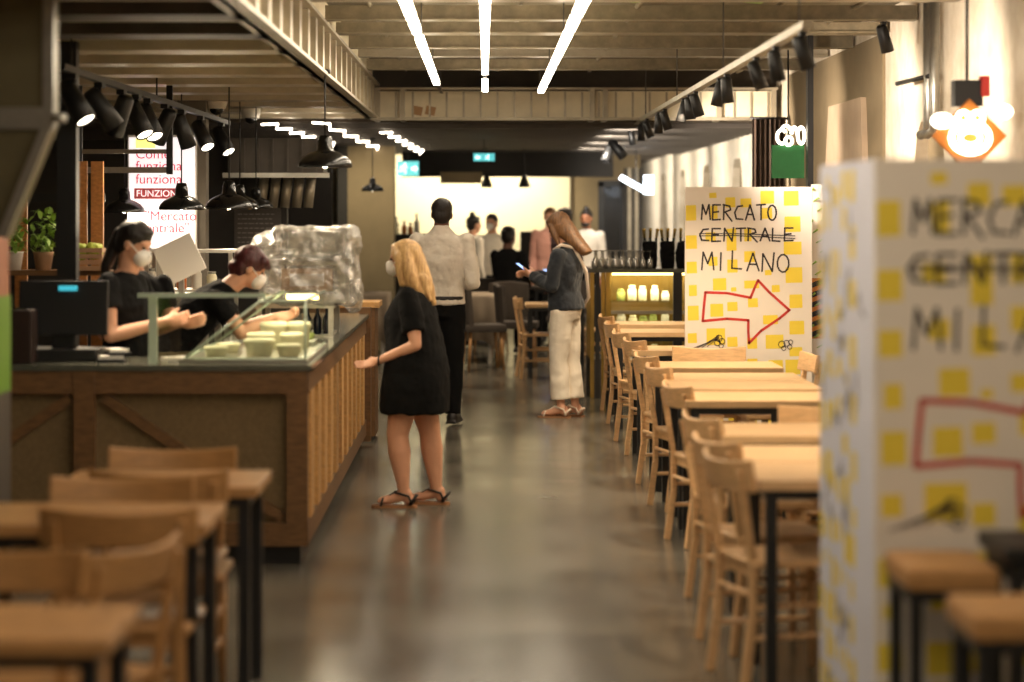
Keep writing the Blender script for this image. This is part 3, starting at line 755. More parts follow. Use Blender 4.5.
# kitchen back: shelving, steel hood, chalk boards
t = thing('kitchen_hood', 'ribbed steel kitchen hood with a lower rail at the back of the kitchen', 'hood', (-1.85, 20.05, 0))
mb = MB().bb(-.3, .5, 0, .5, 2.0, 2.3)
for i in range(7): mb.bb(-.29+i*.12, -.275+i*.12, -.02, 0, 2.0, 2.3)
mb.build('canopy', M['galv_dark'], t); MB().bb(-.34, .55, -.03, .02, 1.97, 2.01).build('rail', M['steel'], t)
mb = MB()
for i in range(5): mb.tube([(-.05+i*.1, .3, 1.72), (-.02+i*.1, .3, 1.98)], .04, 12)
mb.build('flue_pipes', M['galv'], t)
t = thing('chalk_board', 'grey menu board with faint writing, on the kitchen back wall', 'board', (-1.95, 20.6, 1.38))
MB().bb(-.2, .2, -.02, .0, 0, .34).build('panel', mat('slate board', (86, 80, 76), .8), t)
mb = MB()
for r in range(7):
    x = -.17
    while x < .12:
        w = random.uniform(.02, .05); mb.bb(x, x+w, -.024, -.02, .04+r*.04, .048+r*.04); x += w+.012
mb.build('chalk_lines', mat('chalk', (142, 136, 130), .9), t)
t = thing('wall_shelf_unit', 'white-topped steel service shelf behind the kitchen staff', 'shelf', (-2.15, 15.9, 0))
MB().bb(-.5, .5, -.2, .2, 1.42, 1.44).build('top_board', M['plastic_white'], t)
MB().bb(-.5, .5, -.2, .2, 1.16, 1.18).build('shelf_board', M['plastic_white'], t)
MB().bb(-.5, .5, -.2, .2, .5, .53).build('shelf_board', M['steel'], t)
for x in (-.49, -.08, .47):
    for y in (-.19, .17): MB().bb(x, x+.025, y, y+.025, 0, 1.42).build('upright', M['steel'], t)
for i, (x, h, m_) in enumerate([(-2.4, .14, 'paper'), (-2.3, .1, 'amber'), (-2.2, .12, 'plastic_white'), (-2.08, .1, 'food'), (-2.0, .09, 'amber'), (-1.9, .12, 'plastic_white'), (-1.8, .1, 'food')]):
    t = thing('storage_jar', '%s jar on the service shelf, %s from the left' % ({'paper': 'tall white', 'amber': 'amber', 'plastic_white': 'off-white', 'food': 'cream'}[m_], ordn(i)), 'jar', (x, 15.82, 1.18), 0, 'jars behind the kitchen staff')
    MB().lathe([(.03, 0), (.034, .01), (.034, h*.8), (.025, h)], seg=16).build('body', M[m_], t)
    MB().lathe([(.028, h), (.028, h+.015), (.01, h+.016)], seg=16).build('lid', M['steel'], t)
single(MB().box((-1.86, 14.62, 1.4), (.25, .02, .24), Matrix.Rotation(-.45, 3, 'Y')), 'raised_lid', M['paper'], 'tilted white panel between the two kitchen workers', 'panel')
t = thing('work_bench', 'steel kitchen bench behind the counter with a pale top', 'bench', (-2.12, 14.6, 0))
MB().bb(-.1, .55, -.25, .35, 1.16, 1.19).build('bench_top', M['steel'], t)
for x in (-.08, .5):
    for y in (-.23, .3): MB().bb(x, x+.04, y, y+.04, 0, 1.16).build('leg', M['steel'], t)
single(MB().bb(-1.87, -1.84, 14.64, 14.7, 1.19, 1.42), 'lid_stand', M['steel'], 'small steel prop standing behind the tilted white panel', 'stand')
bl = Blob(); bl.ell((0, 0, .03), (.11, .07, .04)); bl.ell((.05, 0, .045), (.05, .05, .04))
o = bl.fuse('bread_loaf', M['food'], None, voxel=.008); o.location = (-2.1, 14.5, 1.19); props(o, 'pale bread loaf on the bench behind the first worker', 'bread')
# ------------------------------------------------------------------ wooden chairs and tables
def make_chair(label, wood, group):
    t = thing('wooden_chair', label, 'chair', (0, 0, 0), 0, group)
    mb = MB().box((0, .01, .44), (.42, .41, .028), bevel=.012); mb.build('seat', M[wood], t, bevel=.004)
    for s in (-1, 1):
        MB().tube([(s*.175, .175, 0), (s*.172, .172, .43)], [.014, .02], 10).build('leg', M[wood], t)
        MB().beam((s*.183, -.222, 0), (s*.178, -.19, .25), .028, .034).beam((s*.178, -.19, .245), (s*.176, -.19, .46), .028, .036).beam((s*.176, -.19, .455), (s*.19, -.243, .78), .026, .03).build('leg', M[wood], t, bevel=.005)
        for z in (.18, .29): MB().tube([(s*.178, -.19, z), (s*.174, .172, z)], .011, 8).build('rung', M[wood], t)
    for y, z in ((.174, .24), (.174, .34), (-.192, .33)): MB().tube([(-.175, y, z), (.175, y, z)], .011, 8).build('rung', M[wood], t)
    for s in (-1, 1): MB().bb(-.17, .17, s*.17-.012, s*.17+.012, .39, .428).build('seat_rail', M[wood], t)
    mb = MB(); n = 12; rows = []
    for i in range(n+1):
        u = -1+2*i/n; x = u*.238; yb = -.262+.05*u*u; h0 = .698+.004*u*u; h1 = .803+.018*u*u
        th = .022
        rows.append([mb.b.verts.new(p) for p in [(x, yb, h0), (x, yb+th, h0), (x, yb+th-.018, h1), (x, yb-.018, h1)]])
    for i in range(n):
        for k in range(4): mb.b.faces.new((rows[i][k], rows[i][(k+1) % 4], rows[i+1][(k+1) % 4], rows[i+1][k]))
    mb.b.faces.new(rows[0][::-1]); mb.b.faces.new(rows[-1])
    mb.build('backrest', M[wood], t, bevel=.007)
    return t
def make_table(label, w, d, wood, group, top=.75):
    t = thing('dining_table', label, 'table', (0, 0, 0), 0, group)
    MB().box((0, 0, top-.018), (w, d, .036), bevel=.005).build('table_top', M[wood], t)
    MB().bb(-w/2+.03, w/2-.03, -d/2+.03, d/2-.03, top-.07, top-.036).build('frame', M['black'], t)
    for sx in (-1, 1):
        for sy in (-1, 1):
            MB().bb(sx*(w/2-.05)-.02, sx*(w/2-.05)+.02, sy*(d/2-.05)-.02, sy*(d/2-.05)+.02, 0, top-.07).build('leg', M['black'], t)
    return t

# right-hand row of tables: (front depth, back depth)
tabs = [(8.42, 9.04), (9.07, 9.69), (10.1, 10.72), (11.94, 12.56), (12.74, 13.36), (13.39, 14.01), (14.45, 15.07), (16.2, 16.82), (18.6, 19.22), (19.9, 20.52)]
tl = ['nearest in the right row, beside the near screen', 'second nearest in the right row', 'third nearest in the right row', 'fourth nearest in the right row', 'fifth nearest in the right row', 'sixth nearest in the right row', 'just before the far arrow screen', 'half hidden behind the far arrow screen', 'second last of the right row, before the glass bar', 'last of the right row, against the glass bar']
t0 = None
for i, (a, b) in enumerate(tabs):
    lab = 'light wood table with black legs, '+tl[i]
    xc = 1.36 if i < 2 else 1.40
    if t0 is None: t0 = make_table(lab, .8, .62, 'wood_top', 'tables of the right-hand row'); o = t0; o.location = (xc, (a+b)/2, 0)
    else: o = dup(t0, (xc, (a+b)/2, 0), 0, lab)
# aisle-side chairs (facing right, backs to the aisle)
ch = [(8.73, 1.05, 14), (9.38, 1.07, 16), (10.41, 1.11, 14), (12.25, 1.155, 12), (13.7, 1.165, 12), (14.76, 1.165, 12), (16.51, 1.20, 14), (17.5, 1.17, 10), (18.91, 1.18, 8), (20.21, 1.2, 10)]
c0 = None
for i, (y, x, a) in enumerate(ch):
    lab = 'light wooden chair with its back to the aisle, %s nearest of the right row' % ordn(i)
    if i == len(ch)-1: lab = 'light wooden chair with its back to the aisle, farthest right, by the glass bar'
    rz = -PI/2+math.radians(a)
    x += .04
    if c0 is None: c0 = make_chair(lab, 'wood', 'aisle-side chairs of the right-hand row'); c0.location = (x, y, 0); c0.rotation_euler = (0, 0, rz)
    else: dup(c0, (x, y, 0), rz, lab)
# wall-side chairs (facing left) and chairs seen from the front
for (x, y, a, lab) in [(1.78, 14.76, 95, 'light wooden chair, wall side of the table just before the far arrow screen'),
                       (1.79, 13.72, 88, 'light wooden chair on the wall side of the sixth right-hand table'),
                       (1.80, 13.05, 90, 'light wooden chair on the wall side of the fifth right-hand table'),
                       (1.79, 12.25, 92, 'light wooden chair on the wall side of the fourth right-hand table'),
                       (1.8, 9.38, 90, 'light wooden chair on the wall side of the second right-hand table'),
                       (1.56, 10.62, 180, 'light wooden chair facing the camera behind the third nearest right-hand table'),
                       (1.44, 15.29, 178, 'light wooden chair facing the camera, close before the far arrow screen'),
                       (1.4, 8.3, 2, 'light wooden chair turned away from the camera, half behind the near screen'),
                       (1.82, 18.91, 90, 'light wooden chair on the wall side of the second last right-hand table')]:
    dup(c0, (x, y, 0), math.radians(a), lab, 'other chairs of the right-hand row')

# left foreground: tables and chairs
lt = [(-1.13, 8.5, .7, .56, 'honey wood table with black legs before the counter, back one of the left group'),
      (-1.22, 7.52, .76, .56, 'honey wood table with black legs, middle one of the left group'),
      (-1.22, 5.55, .78, .5, 'honey wood table with black legs, nearest at the bottom left corner')]
for i, (x, y, w, d, lab) in enumerate(lt):
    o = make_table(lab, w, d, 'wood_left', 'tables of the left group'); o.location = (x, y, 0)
lc = [(-1.16, 8.7, 180, 'honey wooden chair facing the camera beyond the back left table'),
      (-1.11, 8.38, 0, 'honey wooden chair turned away from the camera, tucked at the back left table'),
      (-1.2, 7.72, 180, 'honey wooden chair facing the camera beyond the middle left table'),
      (-1.09, 7.36, 0, 'honey wooden chair turned away from the camera, tucked at the middle left table'),
      (-1.28, 6.04, 178, 'honey wooden chair facing the camera at the left picture edge'),
      (-1.14, 6.46, 66, 'honey wooden chair standing sideways between the middle and nearest left tables'),
      (-1.4, 5.3, 0, 'honey wooden chair turned away from the camera in the bottom left corner')]
c1 = None
for x, y, a, lab in lc:
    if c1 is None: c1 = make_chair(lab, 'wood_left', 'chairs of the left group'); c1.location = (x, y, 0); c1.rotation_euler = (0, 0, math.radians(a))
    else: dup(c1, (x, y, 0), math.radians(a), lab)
single(MB().box((-.98, 7.42, .462), (.2, .16, .012), Matrix.Rotation(.2, 3, 'Z')), 'white_slab', M['paper'], 'thin white slab lying on a chair seat under the middle left table', 'paper')  # thin white slab laid on the seat

# right foreground small tables
for x0, y0, x1, y1, z, lab in [(1.115, 6.35, 1.365, 6.72, .75, 'small wood-topped black stand before the near screen, rear left one of two'),
                               (1.13, 5.55, 1.55, 5.9, .76, 'small wood-topped black stand in the bottom right corner, nearer of two')]:
    t = thing('side_table', lab, 'table', ((x0+x1)/2, (y0+y1)/2, 0), 0, 'small stands at the bottom right')
    w, d = x1-x0, y1-y0
    MB().box((0, 0, z-.03), (w, d, .06), bevel=.018).build('table_top', M['wood_left'], t)
    MB().bb(-w/2+.01, w/2-.01, -d/2+.01, d/2-.01, z-.09, z-.06).build('frame', M['black'], t)
    for sx in (-1, 1):
        for sy in (-1, 1): MB().bb(sx*(w/2-.03)-.016, sx*(w/2-.03)+.016, sy*(d/2-.03)-.016, sy*(d/2-.03)+.016, 0, z-.09).build('leg', M['black'], t)
t = thing('black_bench', 'black metal side bench behind the small wood-topped stands, lower right', 'bench', (1.62, 6.5, 0))
MB().box((0, 0, .79), (.5, .36, .04), bevel=.01).build('bench_top', M['black'], t)
MB().box((0, 0, .74), (.46, .32, .05)).build('apron', M['black'], t)
for sx in (-1, 1):
    for sy in (-1, 1): MB().bb(sx*.21-.018, sx*.21+.018, sy*.14-.018, sy*.14+.018, 0, .73).build('leg', M['black'], t)

# ------------------------------------------------------------------ printed arrow screens
K = .825/337
sq = [(40,118,68,160),(40,198,70,235),(42,268,70,300),(48,330,70,360),(45,385,75,425),(45,458,70,485),(102,85,122,100),(145,97,172,125),(185,100,215,125),(238,80,275,115),(300,80,340,120),
      (105,120,125,155),(240,125,270,155),(302,148,345,190),(92,190,120,215),(148,180,175,240),(195,180,215,215),(300,215,348,250),(100,255,125,280),(150,262,178,298),(195,240,225,270),(250,290,268,305),(305,283,350,325),
      (112,312,148,345),(195,318,235,340),(268,330,290,350),(160,336,175,348),(105,380,140,415),(150,375,178,400),(205,365,232,390),(315,355,350,392),(245,410,285,435),(315,425,355,462),(95,445,145,490),(150,468,178,495),(203,470,230,500),(252,462,300,500),(315,495,350,520)]
random.seed(21)
low = []
for r in range(6):
    for c in range(6):
        x = 45+c*53+random.uniform(-6, 6); y = 530+r*50+random.uniform(-6, 6); s = random.choice([18, 26, 34, 40])
        low.append((x, y, x+s*random.uniform(.8, 1.1), y+s))
LET = {'M': [[(0, 0), (.12, 1), (.5, .35), (.85, 1), (1, 0)]], 'E': [[(.05, 1), (0, 0), (.9, .03)], [(0, .5), (.7, .55)], [(.05, 1), (.9, 1)]],
       'R': [[(0, 0), (.05, 1)], [(-.05, 1), (.7, .9), (.8, .65), (.1, .5)], [(.2, .5), (.95, -.1)]], 'C': [[(.9, .95), (.35, .9), (.02, .5), (.2, .08), (.95, .05)]],
       'L': [[(.05, 1), (0, .02), (.8, -.02)]], 'A': [[(0, 0), (.5, 1), (1, 0)], [(.2, .38), (.85, .36)]], 'T': [[(.5, 0), (.5, 1)], [(0, .98), (1, 1.02)]],
       'O': [[(.5+.48*math.cos(a*PI/6+1.4), .5+.5*math.sin(a*PI/6+1.4)) for a in range(13)]], 'N': [[(0, 0), (.08, 1), (.85, 0), (1, 1.05)]], 'I': [[(.3, 0), (.35, 1)]]}
def stroke(mb, pts, w, y):
    """marker stroke: flat ribbon on the board face"""
    for a, b in zip(pts[:-1], pts[1:]):
        a, b = V((a[0], a[1], 0)), V((b[0], b[1], 0)); d = b-a
        if d.length < 1e-5: continue
        d.normalize(); n = V((-d.y, d.x, 0))*w/2; a2 = a-d*w*.3; b2 = b+d*w*.3
        q = [a2+n, b2+n, b2-n, a2-n]
        mb.prism([(v.x, v.y) for v in q], 1, y-.0012, y)
def write(mb, word, x0, x1, yb, yt, jit=0.03, w=.011, widths=None):
    rnd = random.Random(word); n = len(word); cw = (x1-x0)/n
    for i, c in enumerate(word):
        a = x0+i*cw+cw*.06; b = a+cw*.8; dy = rnd.uniform(-1, 1)*jit*(yt-yb)
        for st in LET[c]:
            stroke(mb, [((a+(b-a)*p[0]-38)*K, (yb+(yt-yb)*p[1]+dy-70)*-K) for p in st], w, 0)
def print_face(parent, W, H, side=False, seed=1):
    """printed design on a face in local xz, top left at (0, ., 0)"""
    rnd = random.Random(seed)
    mb = MB().use(M['board_side' if side else 'board_white']).bb(0, W, 0, .02, -H, 0)
    mb.use(M['yellow'])
    for x0, y0, x1, y1 in sq+low:
        X0, X1 = (x0-38)*K, (x1-38)*K
        if X1 > W: 
            if X0 > W-.01: continue
            X1 = W-.004
        z0, z1 = -(y1-70)*K, -(y0-70)*K
        if z0 < -H: continue
        c = .004
        mb.prism([(X0+c, z0), (X1-c, z0+.002), (X1, z0+c), (X1-.002, z1-c), (X1-c, z1), (X0+c, z1-.002), (X0, z1-c), (X0+.001, z0+c)], 1, -.0006, .001)
    if side: return mb
    mb.use(M['ink'])
    def P(x, y): return ((x-38)*K, -(y-70)*K)
    # ink scribbles at the foot of the print
    for a in range(4): stroke(mb, [P(55+a*14, 500-a*2), P(96+a*8, 484-a*3), P(128, 464+a*3)], .004, -.0012)
    for cx, cy, r in ((128, 472, 9), (136, 480, 8), (124, 484, 8), (134, 492, 6)):
        stroke(mb, [P(cx+r*math.cos(k*PI/4), cy+r*math.sin(k*PI/4)) for k in range(9)], .005, -.0012)
    for cx, cy, r in ((295, 488, 9), (308, 485, 8), (318, 482, 6), (300, 498, 6), (316, 495, 6)):
        stroke(mb, [P(cx+r*math.cos(k*PI/4), cy+r*math.sin(k*PI/4)) for k in range(9)], .004, -.0012)
    return mb
def dress_face(t, body):
    """lettering, arrow and scribbles as parts of one screen face"""
    mb = MB(); write(mb, 'MERCATO', 80, 285, 158, 118); mb.build('lettering', M['ink'], body)
    mb = MB(); write(mb, 'CENTRALE', 75, 332, 214, 180)
    for i in range(2): stroke(mb, [((76-38)*K, -(194+i*6-70)*K), ((170-38)*K, -(194+i*5-70)*K), ((330-38)*K, -(200+i*7-70)*K)], .006, -.0012)
    mb.build('lettering', M['ink'], body); mb = MB()
    write(mb, 'MILANO', 80, 320, 292, 245, jit=.14); mb.build('lettering', M['ink'], body)
    def P(x, y): return ((x-38)*K, -(y-70)*K)
    mb = MB(); a = [(92, 350), (150, 352), (212, 364), (222, 340), (232, 318), (262, 350), (315, 397), (290, 418), (240, 452), (208, 485), (206, 455), (206, 424), (150, 420), (85, 426), (88, 390), (92, 350)]
    stroke(mb, [P(*p) for p in a], .017, 0)
    mb.build('red_arrow', M['red'], body)
H = 1.84
t = thing('arrow_screen', 'free-standing yellow-checked screen with a red arrow, the farther one in the middle distance', 'screen', (1.30, 15.6, H+.01))
b = print_face(t, .825, H-.04).build('printed_board', None, t)
dress_face(t, b)
for x in (.06, .7): MB().bb(x, x+.05, .02, .28, -H-.01, -H+.03).build('foot', M['steel'], t)
for x in (.05, .725): MB().bb(x, x+.03, .021, .05, -H, -.05).build('back_post', M['steel'], t)
t = thing('arrow_screen', 'big yellow-checked screen with a red arrow, nearest the camera at right', 'screen', (1.105, 6.8, H+.005))
b = print_face(t, .9, H).build('printed_board', None, t)
dress_face(t, b)
mb = print_face(t, 1.1, H, True)
mb.use(M['grey_ink'])
for k in range(26):
    y = random.uniform(.08, .9); z = -random.uniform(.1, 1.7); pts = [(y, z)]
    for j in range(4): pts.append((pts[-1][0]+random.uniform(-.06, .07), pts[-1][1]+random.uniform(-.05, .05)))
    stroke(mb, [(max(.02, min(1.08, p[0])), max(-1.8, p[1])) for p in pts], .016, -.001)
bmesh.ops.rotate(mb.b, cent=(0, 0, 0), matrix=Matrix.Rotation(-PI/2, 3, 'Z'), verts=mb.b.verts)
bmesh.ops.translate(mb.b, vec=(.0, 1.12, 0), verts=mb.b.verts)
sb = mb.build('side_board', None, t)
mb = MB().use(M['board_side']).bb(.88, .9, .02, 1.12, -H, 0).bb(.02, .88, 1.1, 1.12, -H, 0); mb.build('rear_boards', None, t)
# hazard-taped post with a foliage garland beyond the far screen
t = thing('taped_post', 'pale post with black and orange hazard tape right of the far screen', 'post', (2.2, 15.9, 0))
MB().bb(-.035, .035, -.035, .035, 0, 1.87).build('post', M['board_white'], t)
mb = MB().use(M['orange']).bb(-.038, .038, -.038, .038, .85, 1.25)
for i in range(6): mb.use(M['black']).prism([(-.039, .86+i*.065), (.039, .89+i*.065), (.039, .925+i*.065), (-.039, .895+i*.065)], 1, -.042, -.037)
mb.build('hazard_tape', None, t)
mb = MB()
for i in range(60):
    z = .6+i*.021; a = i*1.9; mb.tube([(.045*math.cos(a), .045*math.sin(a), z), (.06*math.cos(a+.8), .06*math.sin(a+.8), z+.025)], [.003, .008], 5)
mb.build('garland', M['leaf'], t)

# green hanging sign with white shapes, neon sign
t = thing('green_sign', 'green hanging sign topped with glowing white loops above the far screen', 'sign', (2.2, 17.4, 1.93))
MB().bb(-.12, .115, 0, .03, 0, .24).build('panel', M['green'], t)
mb = MB()
def loop(cx, cz, rx, rz, y=-.015, r=.012, a0=0, a1=360):
    mb.tube([(cx+rx*math.cos(math.radians(a)), y, cz+rz*math.sin(math.radians(a))) for a in range(a0, a1+1, 20)], r, 8)
loop(-.05, .3, .035, .05, a0=40, a1=330); loop(.0, .27, .025, .03); loop(.04, .32, .02, .05, a0=0, a1=180); loop(.09, .31, .025, .06); loop(-.02, .35, .03, .03, a0=0, a1=180)
mb.build('neon_loops', M['neon'], t)
MB().tube([(0, .015, .24), (0, .015, .93)], .006, 6).build('hanger', M['black'], t)
t = thing('neon_sign', 'orange diamond sign with glowing white rings high on the right wall', 'sign', (2.42, 12.0, 2.07))
R45 = Matrix.Rotation(PI/4, 3, 'Y')
MB().box((0, 0, 0), (.265, .04, .265), R45, bevel=.01).build('panel', M['orange'], t)
mb = MB(); loop(0, -.01, .095, .075, y=-.035, r=.017); loop(0, -.01, .05, .035, y=-.035, r=.013); loop(-.035, .09, .028, .028, y=-.035, r=.014); loop(.035, .09, .028, .028, y=-.035, r=.014)
mb.build('neon_rings', M['neon'], t)
for x, z in ((-.14, .075), (.155, .12)): MB().ball((x, -.03, z), (.06, .025, .042)).build('neon_lobe', M['neon'], t)
MB().bb(-.07, .07, 0, .1, .15, .28).build('dark_box', M['black'], t)
MB().bb(.06, .1, -.02, .06, .2, .3).build('red_tag', M['red'], t)
MB().tube([(0, .05, .27), (0, .05, .98)], .008, 6).build('hanger', M['black'], t)
# wall pipes and brackets on the right wall
t = thing('wall_pipe', 'pair of grey bent pipes running down the white wall beside the recess', 'pipe', (2.66, 14.2, 0))
for y in (0, .2): MB().tube([(0, y, 2.94), (0, y, 2.25), (0, y+.03, 2.17), (-.03, y+.1, 2.15)], .03, 10).build('pipe', M['steel'], t)
MB().tube([(0, 0, 2.5), (-.05, 1.0, 2.5)], .015, 8).build('cross_tube', M['black'], t)
t = thing('wall_spotlight', 'small dark spotlight clamped to a cross beam before the white right wall', 'spotlight', (2.5, 15.05, 2.88))
spot_body(t, .8, False, (.3, .2, -1))
single(MB().bb(2.3, 2.34, 17.1, 17.2, 0, 3.06), 'black_rod', M['black'], 'long black vertical bar beside the green sign', 'bar')
t = thing('brown_curtain', 'dark brown pleated curtain between the white columns and the green sign', 'curtain', (2.56, 21.2, 0))
mb = MB(); n = 30; A = []
for i in range(n+1):
    x = -.2+i*.3/n; yy = .03*math.sin(i*1.5); A.append((mb.b.verts.new((x, yy, 1.0)), mb.b.verts.new((x, yy, 2.5)), mb.b.verts.new((x, yy+.01, 2.5)), mb.b.verts.new((x, yy+.01, 1.0))))
for p, q in zip(A[:-1], A[1:]):
    for k in range(4): mb.b.faces.new((p[k], q[k], q[(k+1) % 4], p[(k+1) % 4]))
mb.b.faces.new(A[0]); mb.b.faces.new(A[-1][::-1])
mb.build('fabric', mat('brown curtain', (66, 48, 34), .8), t); MB().tube([(-.22, 0, 2.51), (.12, 0, 2.51)], .012, 8).build('rail', M['black'], t)

# ------------------------------------------------------------------ glass and brass bar at right
BX0, BX1, BY = .95, 2.4, 21.7
t = thing('glass_bar', 'brass and glass bar counter with lit shelves behind the table row', 'counter', (BX0, BY, 0))
W = BX1-BX0
MB().bb(-.02, W, -.04, .9, 1.135, 1.17).build('bar_top', M['stone'], t)
MB().bb(0, W, .0, .86, 0, .35).build('base', M['galv_dark'], t)
for x in (0, .05, .1, .14): MB().bb(x, x+.035, -.02-.005*(x > .1), .02, 0, 1.135).build('brass_column', M['brass'] if x != .05 else M['charcoal'], t)
for k in range(5): MB().bb(0, .02, .08+k*.16, .16+k*.16, 0, 1.135).build('brass_fin', M['brass'], t)
MB().bb(.19, W, .0, .006, .35, 1.135).build('front_pane', M['glass'], t)
MB().bb(.19, W, .45, .48, .35, 1.135).build('back_panel', M['brass'], t)
for z in (.62, .86): MB().bb(.19, W, .03, .44, z, z+.012).build('shelf', M['glass_green'], t)
MB().bb(.2, W-.02, .02, .04, 1.11, 1.13).build('light_bar', M['warm_led'], t)
MB().bb(.75, .83, -.03, .02, .35, 1.135).build('black_post', M['black'], t)
MB().bb(.19, W, -.012, .012, .76, .79).build('front_rail', M['galv'], t)
k = 0
for z in (.362, .632, .872):
    for i in range(5):
        x = BX0+.29+i*.1 + random.uniform(-.01, .01); r = random.uniform(.035, .045); h = random.uniform(.08, .15); m_ = random.choice(['food', 'plastic_white', 'plastic_white', 'food2'])
        if abs(x-BX0-.79) < .07: continue
        mb = MB().lathe([(r*.9, 0), (r, .01), (r, h*.72), (r*.7, h*.82), (r*.75, h*.84), (r*.75, h), (r*.2, h*1.01)], seg=16)
        o = single(mb, 'bar_jar', M[m_], '%s jar on the %s of the glass bar, %s from its brass end' % ({'food': 'cream', 'amber': 'amber', 'plastic_white': 'white', 'food2': 'green'}[m_], {.362: 'floor shelf', .632: 'middle shelf', .872: 'top shelf'}[z], ordn(i)), 'jar', 'jars inside the glass bar')
        o.location = (x, BY+.2, z)
# stemmed glasses upside down on the bar
g0 = None
for r in range(4):
    for i in range(9):
        lab = 'upturned stem glass on the bar top'
        x, y = BX0+.05+i*.062+(r % 2)*.02, BY+.06+r*.09
        lab = 'upturned stem glass on the bar top, %s of the %s row' % (ordn(i), ['front', 'second', 'third', 'rear'][r])
        if g0 is None:
            mb = MB().lathe([(.026, 0), (.03, .03), (.026, .07), (.008, .095), (.004, .105), (.004, .15), (.024, .158), (.024, .161), (.002, .16), (.002, .1), (.022, .07), (.027, .03), (.024, 0)], seg=14)
            g0 = single(mb, 'stem_glass', M['glassware'], lab, 'glass', 'upturned glasses on the bar'); o = g0
        else: o = g0.copy(); C.objects.link(o); o['label'] = lab
        o.location = (x, y, 1.17)
# black ice bags of gold-topped bottles
for i, (x, lab) in enumerate([(1.50, 'left'), (1.66, 'middle'), (1.80, 'right')]):
    t = thing('ice_bag', 'black drawstring ice bag with bottles on the bar, '+lab+' one', 'ice bag', (x, BY+.12+.02*i, 1.17), 0, 'black ice bags on the bar')
    bl = Blob(); bl.loft([((0, 0, 0), .05, .05), ((0, 0, .02), .062, .06), ((.0, 0, .14), .066, .06), ((-.01+.03*(i == 2), 0, .24), .06, .055), ((-.01+.03*(i == 2), 0, .245), .04, .04)], (1, 0, 0), (0, 1, 0))
    bl.fuse('bag', M['black_cloth'], t, voxel=.007, wrinkle=.02, wscale=.04)
    for j, (dx, dy, lean) in enumerate([(-.025, -.02, -.1), (.028, -.01, .12), (0, .03, .02)]):
        b = thing('wine_bottle', 'gold-topped bottle in the %s black ice bag, %s' % (lab, ['left neck', 'right neck', 'rear neck'][j]), 'bottle', (x+dx, BY+.12+.02*i+dy, 1.2), 0, 'gold-topped bottles on the bar')
        b.rotation_euler = (0, lean+(.12 if i == 2 else 0), 0)
        MB().lathe([(.02, 0), (.022, .01), (.022, .16), (.013, .21), (.012, .25)], seg=14).build('body', M['bottle_dark'], b)
        MB().lathe([(.0135, .25), (.0135, .31), (.016, .312), (.014, .335)], seg=14).build('foil_cap', M['gold_foil'], b)
# espresso-like bright tube light behind the bar
t = thing('tube_light', 'bright cold white tube lamp slanting above the bar, far right', 'light', (1.92, 30.5, 2.02))
MB().tube([(-.2, 0, .1), (.12, .0, -.08)], .035, 10).build('tube', M['cool'], t)
MB().bb(.1, .22, -.02, .05, -.12, .12).build('bracket', M['cool'], t)
MB().tube([(0, .02, .0), (0, .02, .5)], .008, 6).build('hanger', M['black'], t)

# ------------------------------------------------------------------ middle distance furniture
t = make_table('light wooden table with black legs left of the woman with the phone', .62, .7, 'wood_top', None); t.location = (.72, 24.5, 0)
dup(c0, (.56, 24.35, 0), math.radians(-84), 'light wooden chair drawn up to the table left of the woman with the phone').pop('group', None)
dup(c0, (1.1, 25.3, 0), math.radians(90), 'light wooden chair half hidden behind the woman with the phone').pop('group', None)
def make_upholstered(label, m='grey_seat'):
    t = thing('upholstered_chair', label, 'chair', (0, 0, 0), 0, 'dark padded chairs in the far dining area')
    MB().box((0, .0, .45), (.46, .44, .08), bevel=.03).build('seat', M[m], t)
    mb = MB(); n = 8; rows = []
    for i in range(n+1):
        u = -1+2*i/n; x = u*.23; yb = -.24+.06*u*u
        rows.append([mb.b.verts.new(p) for p in [(x, yb, .47), (x, yb+.05, .47), (x, yb+.02, .9-.03*u*u), (x, yb-.03, .9-.03*u*u)]])
    for i in range(n):
        for k in range(4): mb.b.faces.new((rows[i][k], rows[i][(k+1) % 4], rows[i+1][(k+1) % 4], rows[i+1][k]))
    mb.b.faces.new(rows[0][::-1]); mb.b.faces.new(rows[-1])
    mb.build('backrest', M[m], t, bevel=.012)
    for sx in (-1, 1):
        for sy in (-1, 1): MB().tube([(sx*.2, sy*.19, 0), (sx*.17, sy*.16, .42)], [.012, .018], 8).build('leg', M['wood_left'], t)
    return t
u0 = None
for x, y, a, lab in [(-.7, 27.2, 30, 'dark padded chair left of the cloth-covered table, beside the standing man'),
                     (-.02, 25.5, -80, 'dark padded chair right of the cloth-covered table'),
                     (.36, 26.2, -95, 'dark padded chair between the cloth table and the wooden chair'),
                     (.3, 27.3, -10, 'dark padded chair behind the row, back turned to the camera'),
                     (.04, 28.7, 10, 'taupe padded chair under the man in the dark suit'),
                     (.95, 27.7, 175, 'dark padded chair at the far table before the lit wall'),
                     (-.62, 29.2, -20, 'dark padded chair nearest the beige pillar side of the far tables')]:
    if u0 is None: u0 = make_upholstered(lab); u0.location = (x, y, 0); u0.rotation_euler = (0, 0, math.radians(a))
    else: dup(u0, (x, y, 0), math.radians(a), lab)
